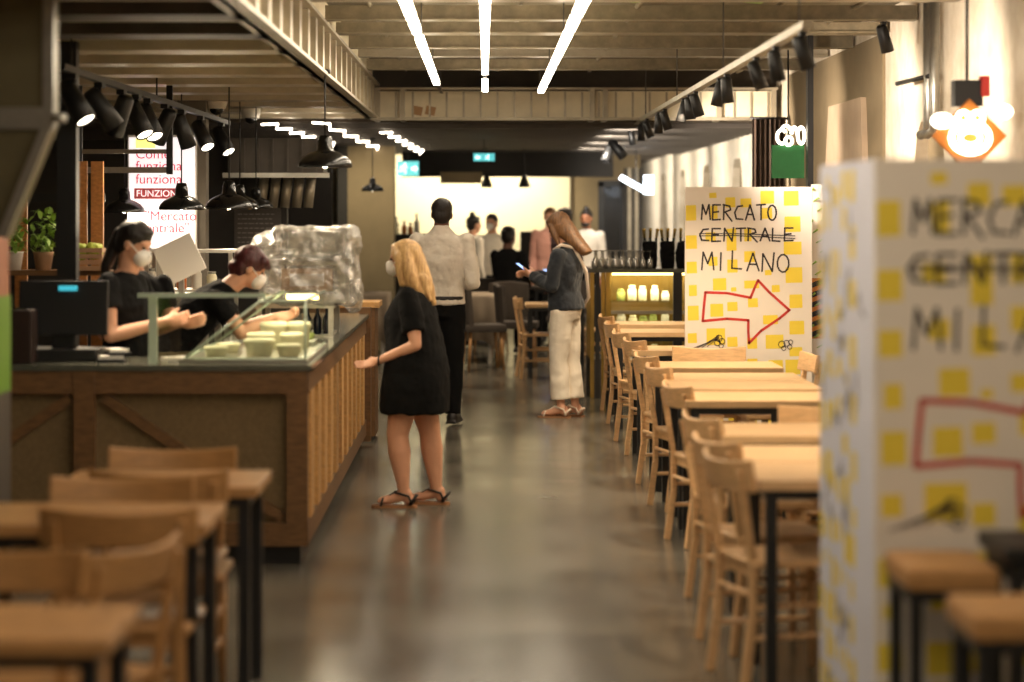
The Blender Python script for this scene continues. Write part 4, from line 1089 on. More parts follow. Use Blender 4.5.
def clothed_table(label, loc, w, d, top=.76, drop=.5):
    t = thing('draped_table', label, 'table', loc, 0, None)
    MB().bb(-w/2, w/2, -d/2, d/2, top-.03, top-.004).build('table_top', M['wood_top'], t)
    for sx in (-1, 1):
        for sy in (-1, 1): MB().bb(sx*(w/2-.06)-.02, sx*(w/2-.06)+.02, sy*(d/2-.06)-.02, sy*(d/2-.06)+.02, 0, top-.03).build('leg', M['plastic_white'], t)
    cl = MB(); n = 64; rows = []
    lv = [(0.0, 1.005), (.03, 1.03), (drop*.5, 1.05), (drop, 1.1)]
    for dz, k in lv:
        row = []
        for i in range(n):
            s = 4*i/n; e = int(s) % 4; f = s-int(s)
            p = [(-1+2*f, -1), (1, -1+2*f), (1-2*f, 1), (-1, 1-2*f)][e]
            r = 1+(.05*math.sin(i*1.35)*(dz/drop)); cornerdrop = 1+.35*(abs(2*f-1)**4)
            row.append(cl.b.verts.new((p[0]*w/2*k*r, p[1]*d/2*k*r, top+.002-dz*cornerdrop*(1 if dz > .05 else 1))))
        rows.append(row)
    cl.b.faces.new(rows[0])
    for a, b in zip(rows[:-1], rows[1:]):
        for i in range(n): cl.b.faces.new((a[i], a[(i+1) % n], b[(i+1) % n], b[i]))
    o = cl.build('tablecloth', M['cloth_table'], None, smooth=True)
    o.location = loc; props(o, 'taupe cloth hanging over the '+label.replace('between the standing man and the wooden chair', 'right of the standing man'), 'tablecloth')
    md = o.modifiers.new('thick', 'SOLIDIFY'); md.thickness = .004; md.offset = 1
clothed_table('table in the aisle between the standing man and the wooden chair', (-.16, 27.0, 0), .55, .9)
clothed_table('small far table just left of the blonde woman', (-1.28, 27.2, 0), .4, .8)
t = make_table('dark far table with a laptop on it before the lit wall', .8, .6, 'grey_seat', None, .8); t.location = (.95, 28.4, 0); t.pop('group', None)
t = thing('laptop', 'open laptop with a bluish glowing screen on the far table', 'laptop', (.78, 28.35, .8))
MB().bb(-.09, .09, -.1, .1, 0, .015).build('keyboard_base', M['steel'], t)
MB().box((0, .1, .11), (.2, .01, .2), Matrix.Rotation(-.2, 3, 'X')).build('lid', M['steel'], t)
MB().box((0, .093, .11), (.17, .008, .17), Matrix.Rotation(-.2, 3, 'X')).build('display', M['phone'], t)
t = thing('carafe', 'small clear carafe on the far dark table', 'carafe', (.62, 28.3, .8))
MB().lathe([(.035, 0), (.05, .03), (.04, .1), (.02, .15), (.025, .19), (.02, .19), (.015, .15)], seg=16).build('body', M['glassware'], t)
MB().lathe([(.034, .005), (.045, .03), (.04, .07), (.01, .07)], seg=16).build('water', M['plastic_white'], t)
# far sideboard with bottles before the bright wall
t = thing('sideboard', 'dark sideboard with bottles before the bright wall, left of the standing man', 'sideboard', (-1.1, 31.0, 0))
MB().bb(-.3, .35, -.2, .25, .05, 1.36).build('body', M['charcoal'], t)
MB().bb(-.32, .37, -.22, .27, 1.36, 1.39).build('top', M['black'], t)
MB().bb(-.28, .33, -.18, .23, 0, .05).build('plinth', M['black'], t)
for i, (x, m_, h) in enumerate([(-1.32, 'plastic_white', .18), (-1.24, 'glassware', .26), (-1.14, 'glassware', .2), (-1.04, 'amber', .15), (-.96, 'amber', .13), (-.88, 'plastic_white', .24)]):
    t = thing('bottle', '%s bottle on the far dark sideboard, %s from the left' % ({'plastic_white': 'white', 'glassware': 'clear', 'amber': 'amber'}[m_], ordn(i)), 'bottle', (x, 30.9, 1.39), 0, 'bottles on the far sideboard')
    MB().lathe([(.03, 0), (.035, .01), (.035, h*.6), (.014, h*.8), (.013, h)], seg=14).build('body', M[m_], t)
    MB().lathe([(.015, h), (.015, h+.02), (.005, h+.021)], seg=14).build('cap', M['black'], t)
t = thing('low_screen', 'low dark panel behind the seated man in the suit', 'panel', (.6, 31.2, 0))
MB().bb(-.14, .16, 0, .04, .05, 1.42).build('panel', M['charcoal'], t); MB().bb(-.14, .16, -.1, .14, 0, .05).build('foot', M['black'], t)

# ------------------------------------------------------------------ lights of the place
for y, w in ((9.5, 110), (12, 140), (14.5, 150), (17, 150), (19.5, 120)):
    spot_light((1.44, y, 2.44), (1.4, y+.3, .75), w, 95, .8)
for y, w in ((10, 120), (12.5, 150), (15, 150), (18, 110), (21, 170)):
    spot_light((1.55, y, 2.44), (2.72, y+.9, 2.1), w, 100, .9, (1, .84, .68))
for y, w in ((22.9, 130), (25, 150), (27.5, 150), (30, 150), (32.5, 150), (35, 150), (38, 150)):
    spot_light((1.15, y, 2.38), (2.72, y+.7, 1.7), w, 150, 1, (1, .9, .76))
spot_light((1.42, 17.3, 2.38), (.6, 19.6, .9), 110, 50, .8)
spot_light((1.42, 14.2, 2.38), (-.4, 13.9, 1.0), 70, 50, .8)
spot_light((-2.05, 14.9, 2.15), (-2.5, 14.5, 1.4), 25, 90, .8)
# wash on the bright back wall
for x, w in ((-.85, 130), (.4, 130)):
    spot_light((x, 33.4, 2.42), (x, 34.5, 1.9), w, 110, .9, (1, .86, .6))
spot_light((-1.4, 27.8, 2.4), (-1.4, 29, 1.4), 60, 100, .9, (1, .86, .6))
# counter spots
for y, tx in ((12.35, -1.2), (14.6, -1.5), (15.1, -1.2), (17.9, -1.4), (13.2, -2.0)):
    spot_light((-2.0, y-.25, 2.2), (tx, y-.8, .9), 120, 80, .6)
# dining area
for x, y in ((.3, 26.5), (-.4, 24.2), (.8, 29.5)):
    spot_light((x, y, 2.45), (x, y+.1, 0), 120, 110, .9)
# inside the glass bar and the counter case
l = bpy.data.lights.new('case_lamp', 'AREA'); l.energy = 5; l.shape = 'RECTANGLE'; l.size = .3; l.size_y = 1.6; l.color = (1, .85, .55)
o = bpy.data.objects.new('case_lamp', l); C.objects.link(o); o.location = (-.98, 12.7, 1.24)
l = bpy.data.lights.new('bar_lamp', 'AREA'); l.energy = 9; l.shape = 'RECTANGLE'; l.size = 1.1; l.size_y = .1; l.color = (1, .85, .52)
o = bpy.data.objects.new('bar_lamp', l); C.objects.link(o); o.location = (1.6, BY+.1, 1.1)
w = bpy.data.worlds.new('world'); sc.world = w; w.use_nodes = True
w.node_tree.nodes['Background'].inputs[0].default_value = (1.0, .78, .5, 1); w.node_tree.nodes['Background'].inputs[1].default_value = .12
sc.view_settings.view_transform = 'Standard'; sc.view_settings.look = 'None'; sc.view_settings.gamma = 1
sc.view_settings.exposure = 0.38; sc.view_settings.use_curve_mapping = False
sc.cycles.use_denoising = True; sc.cycles.max_bounces = 8; sc.cycles.transparent_max_bounces = 16
sc.cycles.sample_clamp_indirect = 6
# ------------------------------------------------------------------ people
def standj(H):
    """joints of an upright person of height H facing +Y, right side at +X"""
    J = {}
    def s(n, x, y, z):
        J[n+'R'] = V((x*H, y*H, z*H)); J[n+'L'] = V((-x*H, y*H, z*H))
    J['pelvis'] = V((0, 0, .53*H)); J['waist'] = V((0, .005*H, .61*H)); J['chest'] = V((0, 0, .73*H)); J['neck'] = V((0, -.008*H, .848*H)); J['head'] = V((0, .012*H, .925*H))
    s('sh', .105, -.005, .812); s('el', .125, -.02, .62); s('wa', .125, .03, .47)
    s('hip', .05, 0, .51); s('kn', .052, .01, .275); s('an', .052, -.01, .045); s('toe', .056, .085, .015)
    J['hf'] = V((0, 1, 0)); J['hu'] = V((0, 0, 1)); J['H'] = H; J['k'] = H/1.7
    return J
def frame_of(J):
    side = (J['shR']-J['shL']).normalized(); up = (J['neck']-J['pelvis']).normalized(); fwd = up.cross(side).normalized()
    return side, up, fwd
def hframe(J):
    f = J['hf'].normalized(); u = J['hu']; u = (u-f*u.dot(f)).normalized(); r = f.cross(u); return r, f, u
def hand(b, wrist, d, n, k=1.0, thumb=1, curl=.35):
    """palm with four unequal fingers and a side thumb; d = pointing direction, n = palm normal"""
    d = V(d).normalized(); n = V(n); n = (n-d*n.dot(d)).normalized(); a = d.cross(n)*thumb
    w = V(wrist)
    b.chain([w, w+d*.03*k], [.026*k, .026*k])
    Q = Matrix((a, d, n)).transposed()
    b.ell(w+d*.055*k, (.04*k, .048*k, .017*k), Q)
    for i, (off, L, r) in enumerate([(-.030, .062, .0078), (-.0105, .074, .0088), (.0095, .078, .009), (.029, .07, .0088)]):
        p = w+a*off*k+d*.09*k; dd = d.copy(); pts = [p-d*.02*k, p]
        for j, sgm in enumerate((.45, .32, .23)):
            dd = (Quaternion(a, -curl*(1 if thumb > 0 else -1)*(1+.3*j)) @ dd) if True else dd
            p = p+dd*L*sgm*k; pts.append(p)
        b.chain(pts, [r*1.1*k, r*1.05*k, r*k, r*.92*k, r*.8*k])
    p = w+a*.03*k+d*.028*k; td = (d*.75+a*.6+n*.25).normalized()
    b.chain([p-a*.01*k, p+td*.035*k, p+td*.035*k+(td*.7+d*.5).normalized()*.03*k], [.013*k, .011*k, .009*k])
def body(J, skin, t, voxel=.008, feet=True, girth=1.0, hands=None):
    k = J['k']; side, up, fwd = frame_of(J); b = Blob()
    g = girth
    ms = (J['shR']+J['shL'])/2
    sw = (J['shR']-J['shL']).length/2
    b.loft([(J['pelvis']-up*.07*k, .12*k*g, .085*k*g), (J['pelvis'], .15*k*g, .1*k*g), (J['waist'], .125*k*g, .085*k*g), (J['chest'], .145*k*g, .1*k*g), (ms-up*.03*k, sw*.85, .08*k), (ms, sw*.7, .07*k), (ms+up*.03*k, sw*.42, .056*k), (J['neck']+up*.01*k, .055*k, .05*k)], side, fwd)
    r, f, u = hframe(J); Q = Matrix((r, f, u)).transposed()
    hc = J['head']
    b.chain([J['neck']-up*.02*k, hc-u*.05*k-f*.015*k], [.058*k, .056*k])
    b.ell(hc+u*.025*k-f*.012*k, (.072*k, .09*k, .085*k), Q)
    b.ell(hc-u*.035*k+f*.02*k, (.058*k, .062*k, .075*k), Q)
    b.ell(hc-u*.085*k+f*.052*k, (.026*k, .024*k, .022*k), Q)           # chin
    b.ell(hc-u*.022*k+f*.088*k, (.012*k, .018*k, .02*k), Q); b.chain([hc+u*.012*k+f*.076*k, hc-u*.022*k+f*.096*k], [.008*k, .011*k])   # nose
    b.ell(hc+u*.026*k+f*.066*k, (.05*k, .014*k, .012*k), Q)            # brow
    b.ell(hc-u*.054*k+f*.076*k, (.022*k, .01*k, .006*k), Q)           # mouth
    for s in (-1, 1): b.ell(hc+r*s*.074*k-f*.005*k-u*.008*k, (.008*k, .02*k, .03*k), Q)
    for s in 'RL':
        sh, el, wa = J['sh'+s], J['el'+s], J['wa'+s]
        b.chain([sh-up*.02*k, sh.lerp(el, .45), el], [.046*k*g, .043*k*g, .036*k])
        b.chain([el, el.lerp(wa, .3), wa], [.036*k, .039*k, .025*k])
        hd = (hands or {}).get(s)
        if hd is None: hd = ((wa-el).normalized(), side*(-1 if s == 'R' else 1), .3)
        # thumb side: chosen so that a = d x n points to the front/up
        d, n, curl = V(hd[0]), V(hd[1]), hd[2]
        th = hd[3] if len(hd) > 3 else (1 if (d.cross(n)).dot(fwd+up*.3) > 0 else -1)
        hand(b, wa, d, n, k, th, curl)
        hip, kn, an, toe = J['hip'+s], J['kn'+s], J['an'+s], J['toe'+s]
        b.chain([hip, hip.lerp(kn, .5), kn], [.088*k*g, .075*k*g, .054*k*g])
        b.chain([kn, kn.lerp(an, .3), kn.lerp(an, .75), an], [.052*k*g, .056*k*g, .036*k*g, .033*k])
        if feet:
            ff = (toe-an); ff.z = 0; ff.normalize()
            b.chain([V((an.x, an.y, an.z))-ff*.02*k, V((toe.x, toe.y, toe.z+.015))-ff*.05*k, V((toe.x, toe.y, toe.z+.01))], [.034*k, .03*k, .022*k])
            b.ell(V((an.x, an.y, an.z*.55))-ff*.03*k, (.03*k, .034*k, .03*k))
            sd = V((-ff.y, ff.x, 0))
            for q in range(5): b.chain([toe+sd*(q-2)*.014*k+V((0, 0, .008))-ff*.02, toe+sd*(q-2)*.014*k+ff*(.022-.004*abs(q-1.5))*k+V((0, 0, .004))], [.011*k, .009*k])
    o = b.fuse('body', M[skin], t, voxel=voxel, smooth=2)
    for s in (-1, 1):
        e = Blob(); e.ell(hc+r*s*.03*k+u*.004*k+f*.0735*k, (.012*k, .008*k, .007*k), Q); e.build('eye', M['eye'], o, smooth=True)
    return o
def cap_hair(J, m, t, voxel=.008, strands=(), bun=None, size=1.0, curtain=None, name='hair', wr=.004):
    k = J['k']; r, f, u = hframe(J); hc = J['head']; Q = Matrix((r, f, u)).transposed(); b = Blob()
    b.ell(hc+u*.042*k-f*.022*k, (.082*k*size, .094*k*size, .082*k*size), Q)
    b.ell(hc+u*.0*k-f*.05*k, (.075*k*size, .058*k*size, .085*k*size), Q)
    b.ell(hc+u*.082*k+f*.02*k, (.06*k, .058*k, .03*k), Q)
    for pts, rs in strands: b.chain([hc+(r*p[0]+f*p[1]+u*p[2])*k for p in pts], [x*k for x in rs])
    if curtain: b.loft([(hc+(f*c[0]+u*c[1])*k, c[2]*k, c[3]*k) for c in curtain], r, f, 2.4)
    if bun: b.ell(hc+(r*bun[0]+f*bun[1]+u*bun[2])*k, (bun[3]*k,)*3)
    return b.fuse(name, M[m], t, voxel=voxel, smooth=1, wrinkle=wr, wscale=.03)
def face_mask(J, t, voxel=.006):
    k = J['k']; r, f, u = hframe(J); hc = J['head']; Q = Matrix((r, f, u)).transposed(); b = Blob()
    b.ell(hc-u*.05*k+f*.062*k, (.054*k, .052*k, .052*k), Q); b.ell(hc-u*.026*k+f*.082*k, (.022*k, .034*k, .026*k), Q)
    o = b.fuse('face_mask', M['mask'], t, voxel=voxel, smooth=3)
    mb = MB()
    for s in (-1, 1):
        mb.tube([hc+(r*s*.05+f*.07-u*.03)*k, hc+(r*s*.076+f*.0+u*.012)*k, hc+(r*s*.078-f*.02-u*.01)*k], .003, 6)
    mb.build('ear_loops', M['mask'], o); return o
def top_wear(J, m, t, name='shirt', sleeve=1.0, puff=.012, voxel=.009, length=0.0, girth=1.0, collar=False, wr=.014):
    """garment for trunk and arms; sleeve = part of the arm covered (1 = wrist, .3 = short)"""
    k = J['k']; side, up, fwd = frame_of(J); b = Blob(); p = puff; g = girth
    ms = (J['shR']+J['shL'])/2; sw = (J['shR']-J['shL']).length/2
    b.loft([(J['pelvis']-up*length, (.15*g)*k+p, .108*k*g+p), (J['pelvis'], .155*k*g+p, .108*k*g+p), (J['waist'], .135*k*g+p, .095*k*g+p), (J['chest'], .155*k*g+p, .11*k*g+p), (ms-up*.035*k, sw*.9+p, .09*k+p), (ms+up*.005*k, sw*.74+p, .076*k+p), (ms+up*.032*k, sw*.46+p, .062*k+p), (J['neck']-up*.005, .058*k+p*.6, .056*k+p*.6)], side, fwd)
    for s in 'RL':
        sh, el, wa = J['sh'+s], J['el'+s], J['wa'+s]
        if sleeve > .5:
            b.chain([sh-up*.02, sh.lerp(el, .5), el], [.05*k*g+p*.6, .047*k*g+p*.6, .042*k+p*.6]); e = el.lerp(wa, (sleeve-.5)*2); b.chain([el, e], [.042*k+p*.6, .034*k+p*.6], True)
        else: b.chain([sh-up*.02, sh.lerp(el, sleeve*2)], [.05*k*g+p*.6, .052*k*g+p*.8], True)
    if collar: b.chain([J['neck']-up*.02, J['neck']+up*.018*k], [.064*k, .062*k], True)
    return b.fuse(name, M[m], t, voxel=voxel, smooth=9, wrinkle=wr, wscale=.07)
def bottoms(J, m, t, name='trousers', frac=.97, puff=.014, voxel=.01, flare=0.0, girth=1.0, wr=.014):
    k = J['k']; side, up, fwd = frame_of(J); b = Blob(); p = puff; g = girth
    hp = (J['hipR']+J['hipL'])/2
    b.loft([(hp-up*.06*k, .13*k*g+p, .1*k*g+p), (J['pelvis'], .152*k*g+p, .105*k*g+p), (J['pelvis'].lerp(J['waist'], .6), .135*k*g+p, .092*k*g+p)], side, fwd)
    for s in 'RL':
        hip, kn, an = J['hip'+s], J['kn'+s], J['an'+s]; e = kn.lerp(an, frac)
        b.chain([hip, hip.lerp(kn, .5), kn, kn.lerp(e, .5), e], [.092*k*g+p*.5, .08*k*g+p*.7, .062*k*g+p, .058*k*g+p+flare*.4, .045*k+p+flare], True)
    return b.fuse(name, M[m], t, voxel=voxel, smooth=3, wrinkle=wr, wscale=.08)
def shoe(J, s, m, t, name='shoe', voxel=.008):
    k = J['k']; an, toe = J['an'+s], J['toe'+s]; ff = (toe-an); ff.z = 0; ff.normalize(); b = Blob()
    g = V((an.x, an.y, 0)); h = an.z-.045*J['H']*.9
    b.chain([an-ff*.03+V((0, 0, -.02)), toe+V((0, 0, .025))-ff*.03, toe+V((0, 0, .02))+ff*.02], [.045*k, .04*k, .032*k])
    b.beam(V((an.x, an.y, max(.012, toe.z+.0)))-ff*.08*k, V((toe.x, toe.y, max(.012, toe.z+.0)))+ff*.045*k, .08*k, .022)
    return b.fuse(name, M[m], t, voxel=voxel)
def sandal(J, s, sole_m, strap_m, t, k=1.0):
    an, toe = J['an'+s], J['toe'+s]; ff = (toe-an); ff.z = 0; ff.normalize(); sd = V((-ff.y, ff.x, 0))
    base = V((an.x, an.y, .006))
    pts = []
    for u_, w_ in ((-.075, .02), (-.06, .032), (0, .034), (.07, .036), (.13, .044), (.165, .038), (.185, .02)): pts.append((u_*k, w_*k))
    mb = MB(); outline = [base+ff*u_+sd*w_ for u_, w_ in pts]+[base+ff*u_-sd*w_ for u_, w_ in pts[::-1]]
    mb.prism([(p.x, p.y) for p in outline], 2, 0.0, .014); so = mb.build('sandal', M[sole_m], t)
    mb = MB()
    def q(u_, w_, z): return V((an.x, an.y, 0))+ff*u_*k+sd*w_*k+V((0, 0, z*k))
    mb.tube([q(-.05, .04, .02), q(-.03, .05, .07), q(.045, .03, .088), q(.055, 0, .088), q(.045, -.03, .088), q(-.03, -.05, .07), q(-.05, -.04, .02)], .007, 8)
    mb.tube([q(.05, .0, .088), q(.08, .01, .068), q(.14, .0, .03)], .007, 8); mb.tube([q(.13, .046, .012), q(.12, .02, .052), q(.12, -.02, .052), q(.13, -.046, .012)], .007, 8)
    mb.tube([q(-.035, .035, .02), q(-.065, .03, .06), q(-.075, 0, .07), q(-.065, -.03, .06), q(-.035, -.035, .02)], .008, 8)
    mb.build('straps', M[strap_m], so); return so
def person(label, loc, rz): return thing('person', label, 'person', loc, rz)

# --- A: blonde woman in the black dress, facing left
H_ = 1.55; J = standj(H_); k = J['k']
t = person('woman with long blonde hair in a black dress and sandals, facing the counter, hand out', (-.415, 13.8, 0), math.radians(82))
# facing +Y local -> -X world; left (local -X) is toward the camera
J['waL'] = V((-.17, .165, .845)); J['elL'] = V((-.215, -.055, .935)); J['shL'] = V((-.155, .0, 1.215)); J['shR'] = V((.155, .02, 1.215))
J['elR'] = V((.2, -.04, .95)); J['waR'] = V((.2, .03, .74))
J['neck'] = V((0, .015, 1.285)); J['head'] = V((0, .055, 1.415))
J['hipL'] = V((-.075, -.0, .79)); J['hipR'] = V((.075, .0, .79))
J['knL'] = V((-.085, .075, .42)); J['anL'] = V((-.09, .035, .075)); J['toeL'] = V((-.1, .165, .03))
J['knR'] = V((.085, -.085, .42)); J['anR'] = V((.09, -.125, .075)); J['toeR'] = V((.09, .005, .03))
J['hf'] = V((0, 1, -.05))
body(J, 'skin', t, .0075, girth=1.28, hands={'L': (V((.15, 1, -.3)), V((.6, 0, -.7)), .2), 'R': (V((0, .3, -1)), V((-1, 0, 0)), .3)})
b = Blob()
b.loft([((0, -.01, .54), .235, .2), ((0, -.015, .62), .24, .2), ((0, -.02, .8), .235, .185), ((0, -.01, .95), .215, .165), ((0, .01, 1.08), .195, .155), ((0, .0, 1.17), .17, .115), ((0, .0, 1.215), .13, .09), ((0, .004, 1.25), .09, .072), ((0, .006, 1.272), .07, .062)], (1, 0, 0), (0, 1, 0), 2.2)
for s in 'RL': b.chain([J['sh'+s]-V((0, 0, .01)), J['sh'+s].lerp(J['el'+s], .4), J['sh'+s].lerp(J['el'+s], .74)], [.058, .068, .068], True)
b.fuse('dress', M['black_cloth'], t, voxel=.0085, smooth=2, wrinkle=.022, wscale=.09)
cap_hair(J, 'blonde', t, .007, strands=[([(-.06, -.03, .04), (-.08, -.04, -.05), (-.085, -.06, -.14), (-.07, -.1, -.22)], [.04, .045, .045, .03]), ([(.06, -.03, .04), (.08, -.04, -.05), (.085, -.06, -.14)], [.04, .045, .035]),
    ([(0, -.07, .0), (0, -.1, -.1), (-.01, -.14, -.2), (-.02, -.18, -.28)], [.07, .07, .055, .022]), ([(-.07, .015, .03), (-.082, .01, -.06), (-.088, -.0, -.15)], [.028, .03, .022]), ([(-.05, -.12, -.12), (-.06, -.16, -.26)], [.035, .015])], size=1.08, wr=.006)
face_mask(J, t)
for s in 'RL': sandal(J, s, 'sole', 'leather_dark', t)
MB().tube([J['waL']+V((.03*math.cos(a*PI/5), 0, .03*math.sin(a*PI/5))) for a in range(10)], .005, 6, closed=True).build('bracelet', M['leather_dark'], t)

# --- B: woman with phone
J = standj(1.69)
t = person('long-haired woman in a dark jacket and white cropped trousers looking at her phone', (.66, 19.7, 0), math.radians(68))
J['pelvis'] = V((0, -.01, .9)); J['head'] = V((0, .06, 1.555)); J['neck'] = V((0, .01, 1.41)); J['hf'] = V((0, 1, -.55)); J['hu'] = V((0, .3, 1))
for s, q in (('R', 1), ('L', -1)):
    J['sh'+s] = V((q*.165, .0, 1.345)); J['el'+s] = V((q*.2, .05, 1.08)); J['wa'+s] = V((q*.05, .27, 1.16))
    J['an'+s] = V((q*.075, -.02+(.03 if s == 'L' else -.04), .075)); J['toe'+s] = V((q*.09, .12+(.03 if s == 'L' else -.04), .028)); J['kn'+s] = V((q*.085, .03 if s == 'L' else -.02, .46))
body(J, 'skin', t, .008, hands={'L': (V((.2, 1, .25)), V((.5, -.2, .6)), .5), 'R': (V((-.2, 1, .25)), V((-.5, -.2, .6)), .5)})
top_wear(J, 'navy', t, 'jacket', .98, .026, .009, length=.02, girth=1.05, collar=True, wr=.02)
bottoms(J, 'trouser_white', t, 'trousers', .8, .014, .009, flare=.022, girth=1.0, wr=.014)
cap_hair(J, 'brownhair', t, .008, strands=[([(-.068, .03, .03), (-.08, .035, -.06), (-.078, .04, -.16)], [.026, .026, .014]), ([(.068, .03, .03), (.08, .035, -.06), (.078, .04, -.16)], [.026, .026, .014])], size=1.06, wr=.004, curtain=[(-.0, .09, .03, .04), (-.02, .06, .075, .085), (-.035, 0, .092, .085), (-.055, -.08, .1, .075), (-.075, -.16, .1, .058), (-.1, -.25, .092, .05), (-.12, -.31, .075, .04)])
MB().tube([V((-.09, .07, 1.37)), V((-.1, 0, 1.415)), V((-.06, -.1, 1.39)), V((.04, -.165, 1.2)), V((.15, -.15, .98)), V((.21, -.06, .88))], .015, 8).build('bag_strap', M['leather_pale'], t)
for s in 'RL': sandal(J, s, 'sole', 'leather_pale', t, 1.05)
p = thing('phone', 'slim phone with lit screen held in the hands of the woman in the dark jacket', 'phone', (0, 0, 0))
mw = Matrix.Translation((.66, 19.7, 0)) @ Matrix.Rotation(math.radians(68), 4, 'Z')
p.location = mw @ V((-.0, .37, 1.215)); p.rotation_euler = (math.radians(35), 0, math.radians(68))
MB().box((0, 0, 0), (.075, .15, .009), bevel=.003).build('casing', M['black_gloss'], p); MB().box((0, 0, .0052), (.068, .14, .001)).build('display', M['phone'], p)

# --- C: man in white shirt from behind
J = standj(1.80)
t = person('short-haired man in a white shirt and dark trousers standing with his back turned', (-.345, 19.0, 0), math.radians(-8))
J['elR'] = V((.26, -.03, 1.13)); J['waR'] = V((.16, .2, 1.1)); J['elL'] = V((-.265, -.02, 1.14)); J['waL'] = V((-.15, .2, 1.1)); J['shR'] = V((.2, 0, 1.475)); J['shL'] = V((-.2, 0, 1.475)); J['neck'] = V((0, -.01, 1.555))
J['hf'] = V((-.15, 1, -.1))
body(J, 'skin_deep', t, .009, hands={'R': (V((-.5, 1, 0)), V((-.5, -.3, .6)), .4), 'L': (V((.5, 1, 0)), V((.5, -.3, .6)), .4)})
top_wear(J, 'white_cloth', t, 'shirt', .85, .022, .009, length=.0, girth=1.06, collar=True, wr=.022)
bottoms(J, 'black_cloth', t, 'trousers', .98, .014)
cap_hair(J, 'darkhair', t, .009, size=.99, wr=.004)
side, up, fwd = frame_of(J)
b = Blob(); b.loft([(J['pelvis']+up*.035, .185, .14), (J['pelvis']+up*.07, .183, .138)], side, fwd); b.fuse('belt', M['leather_dark'], t, voxel=.008)
for s in 'RL': shoe(J, s, 'leather_dark', t)

# --- D: ponytailed worker with mask
J = standj(1.66)
t = person('counter worker with dark ponytail, white mask and black T-shirt, hands raised', (-1.86, 12.4, 0), math.radians(-108))
J['head'] = V((0, .06, 1.525)); J['neck'] = V((0, .015, 1.385)); J['hf'] = V((0.1, 1, -.4)); J['hu'] = V((0, .3, 1))
J['elR'] = V((.225, .03, 1.06)); J['waR'] = V((.08, .26, 1.13)); J['elL'] = V((-.22, .05, 1.07)); J['waL'] = V((-.02, .3, 1.12))
body(J, 'skin', t, .0075, hands={'R': (V((-.3, 1, .15)), V((-.8, -.1, -.2)), .4), 'L': (V((.25, 1, .1)), V((.7, -.1, -.3)), .35)})
top_wear(J, 'black_cloth', t, 't_shirt', .27, .014, .008, length=.05, wr=.02)
bottoms(J, 'black_cloth', t, 'trousers', .98, .012, .012)
cap_hair(J, 'darkhair', t, .007, strands=[([(0, -.08, .03), (0, -.11, .02), (0, -.115, -.06), (.02, -.11, -.17), (.03, -.1, -.25)], [.03, .034, .038, .03, .012])], size=1.03, wr=.004)
face_mask(J, t)
for s in 'RL': shoe(J, s, 'black', t)
# --- F: colleague behind her
J = standj(1.6)
t = person('third worker in a black T-shirt mostly hidden behind the ponytailed worker', (-2.0, 13.7, 0), math.radians(200))
J['elR'] = V((.2, .02, 1.03)); J['waR'] = V((.16, .2, .92)); J['elL'] = V((-.2, .02, 1.03)); J['waL'] = V((-.16, .2, .92))
body(J, 'skin', t, .01); top_wear(J, 'black_cloth', t, 't_shirt', .3, .014, .01); bottoms(J, 'black_cloth', t, 'trousers', .98, .012, .012); cap_hair(J, 'darkhair', t, .01)
for s in 'RL': shoe(J, s, 'black', t)

# --- E: bending worker with burgundy hair, facing right
J = standj(1.62)
t = person('counter worker with short burgundy hair in black, bending over the glass case', (-1.69, 13.35, 0), math.radians(-84))
J['pelvis'] = V((0, -.08, .86)); J['waist'] = V((0, -.03, .98)); J['chest'] = V((0, .1, 1.13)); J['neck'] = V((0, .27, 1.28)); J['head'] = V((0, .385, 1.375)); J['hf'] = V((0, 1, -.5)); J['hu'] = V((0, .5, 1))
J['shR'] = V((.165, .2, 1.22)); J['shL'] = V((-.165, .2, 1.22)); J['elR'] = V((.21, .33, 1.02)); J['waR'] = V((.12, .5, 1.1)); J['elL'] = V((-.2, .33, 1.03)); J['waL'] = V((-.08, .52, 1.1))
J['hipR'] = V((.08, -.09, .83)); J['hipL'] = V((-.08, -.09, .83))
body(J, 'skin', t, .008, hands={'R': (V((-.3, 1, .1)), V((-.6, -.1, -.6)), .4), 'L': (V((.3, 1, .1)), V((.6, -.1, -.6)), .4)})
top_wear(J, 'black_cloth', t, 't_shirt', .3, .018, .008, length=.02, wr=.02)
bottoms(J, 'black_cloth', t, 'trousers', .98, .012, .012)
cap_hair(J, 'redhair', t, .007, strands=[([(.05, .05, .07), (-.02, .085, .05)], [.03, .02]), ([(-.06, -.02, .02), (-.07, .02, -.01)], [.03, .018]), ([(0, -.08, -.03), (0, -.07, -.08)], [.05, .03])], size=1.08, wr=.012)
face_mask(J, t)
b = Blob(); b.loft([(V((0, -.11, .62)), .2, .16), (V((0, -.09, .8)), .19, .15), (V((0, -.07, .92)), .18, .135)], (1, 0, 0), (0, 1, 0)); b.fuse('apron', M['olive_cloth'], t, voxel=.01, wrinkle=.01)
for s in 'RL': shoe(J, s, 'black', t)

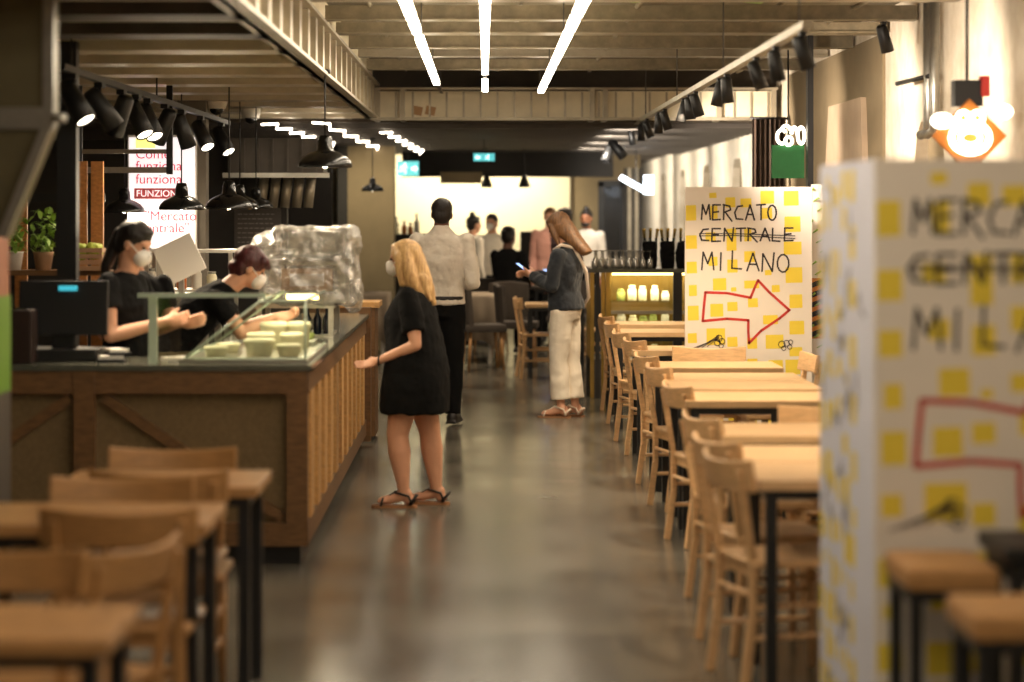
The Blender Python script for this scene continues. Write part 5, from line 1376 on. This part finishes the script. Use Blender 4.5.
# --- far people, seated or standing
def seated(J, sh=.46):
    H = J['H']; dz = sh+.09-J['pelvis'].z
    for n in ('pelvis', 'waist', 'chest', 'neck', 'head', 'shR', 'shL', 'elR', 'elL', 'waR', 'waL', 'hipR', 'hipL'): J[n] = J[n]+V((0, 0, dz))
    for s, q in (('R', 1), ('L', -1)):
        J['kn'+s] = V((q*.12, .42, sh+.06)); J['an'+s] = V((q*.12, .4, .07)); J['toe'+s] = V((q*.12, .53, .03)); J['hip'+s] = V((q*.08, .03, sh+.1))
        J['el'+s] = J['sh'+s]+V((q*.04, .1, -.26)); J['wa'+s] = J['sh'+s]+V((-q*.04, .3, -.28))
def far_person(label, loc, rz, H, top_m, hair_m, skin='skin', bottom_m='black_cloth', seat=None, bun=None, mask=False, sleeve=.95, beard=None, strands=()):
    J = standj(H); t = person(label, loc, rz)
    if seat: seated(J, seat)
    body(J, skin, t, .012); top_wear(J, top_m, t, 'shirt' if top_m != 'black_cloth' else 'jacket', sleeve, .02, .012, length=.02, wr=.012); bottoms(J, bottom_m, t, 'trousers', .98, .014, .013)
    cap_hair(J, hair_m, t, .01, bun=bun, strands=strands)
    if mask: face_mask(J, t, .01)
    if beard:
        k = J['k']; hc = J['head']; b = Blob(); b.ell(hc+V((0, .035, -.075))*k, (.058*k, .055*k, .04*k)); b.fuse('beard', M['darkhair'], t, voxel=.01, smooth=1)
    for s in 'RL': shoe(J, s, 'leather_dark', t, voxel=.012)
far_person('dark-bunned person in a white shirt left of the man in the dark suit', (-.15, 29.8, 0), math.radians(-60), 1.64, 'white_cloth', 'darkhair', bun=(0, -.03, .135, .035), mask=False)
far_person('dark-haired masked person in white, between the bun-haired person and the man in the dark suit', (.09, 30.7, 0), math.radians(160), 1.66, 'white_cloth', 'darkhair', mask=True)
far_person('man in a dark suit seated with his back to the camera, arm on the table', (.27, 28.0, 0), math.radians(-35), 1.72, 'black_cloth', 'darkhair', seat=.62, skin='skin_deep')
far_person('light-haired woman in dusty pink facing the camera beyond the laptop', (.83, 30.6, 0), math.radians(175), 1.74, 'pink_cloth', 'brownhair')
far_person('dark-haired person in dark red, just behind the woman with the phone', (.98, 29.4, 0), math.radians(130), 1.74, 'wine_cloth', 'darkhair', skin='skin_tan')
far_person('bearded man with a dark top bun in a white shirt, before the beige wall', (1.3, 30.8, 0), math.radians(165), 1.72, 'white_cloth', 'darkhair', skin='skin_tan', bun=(0, -.01, .125, .038), beard=True)
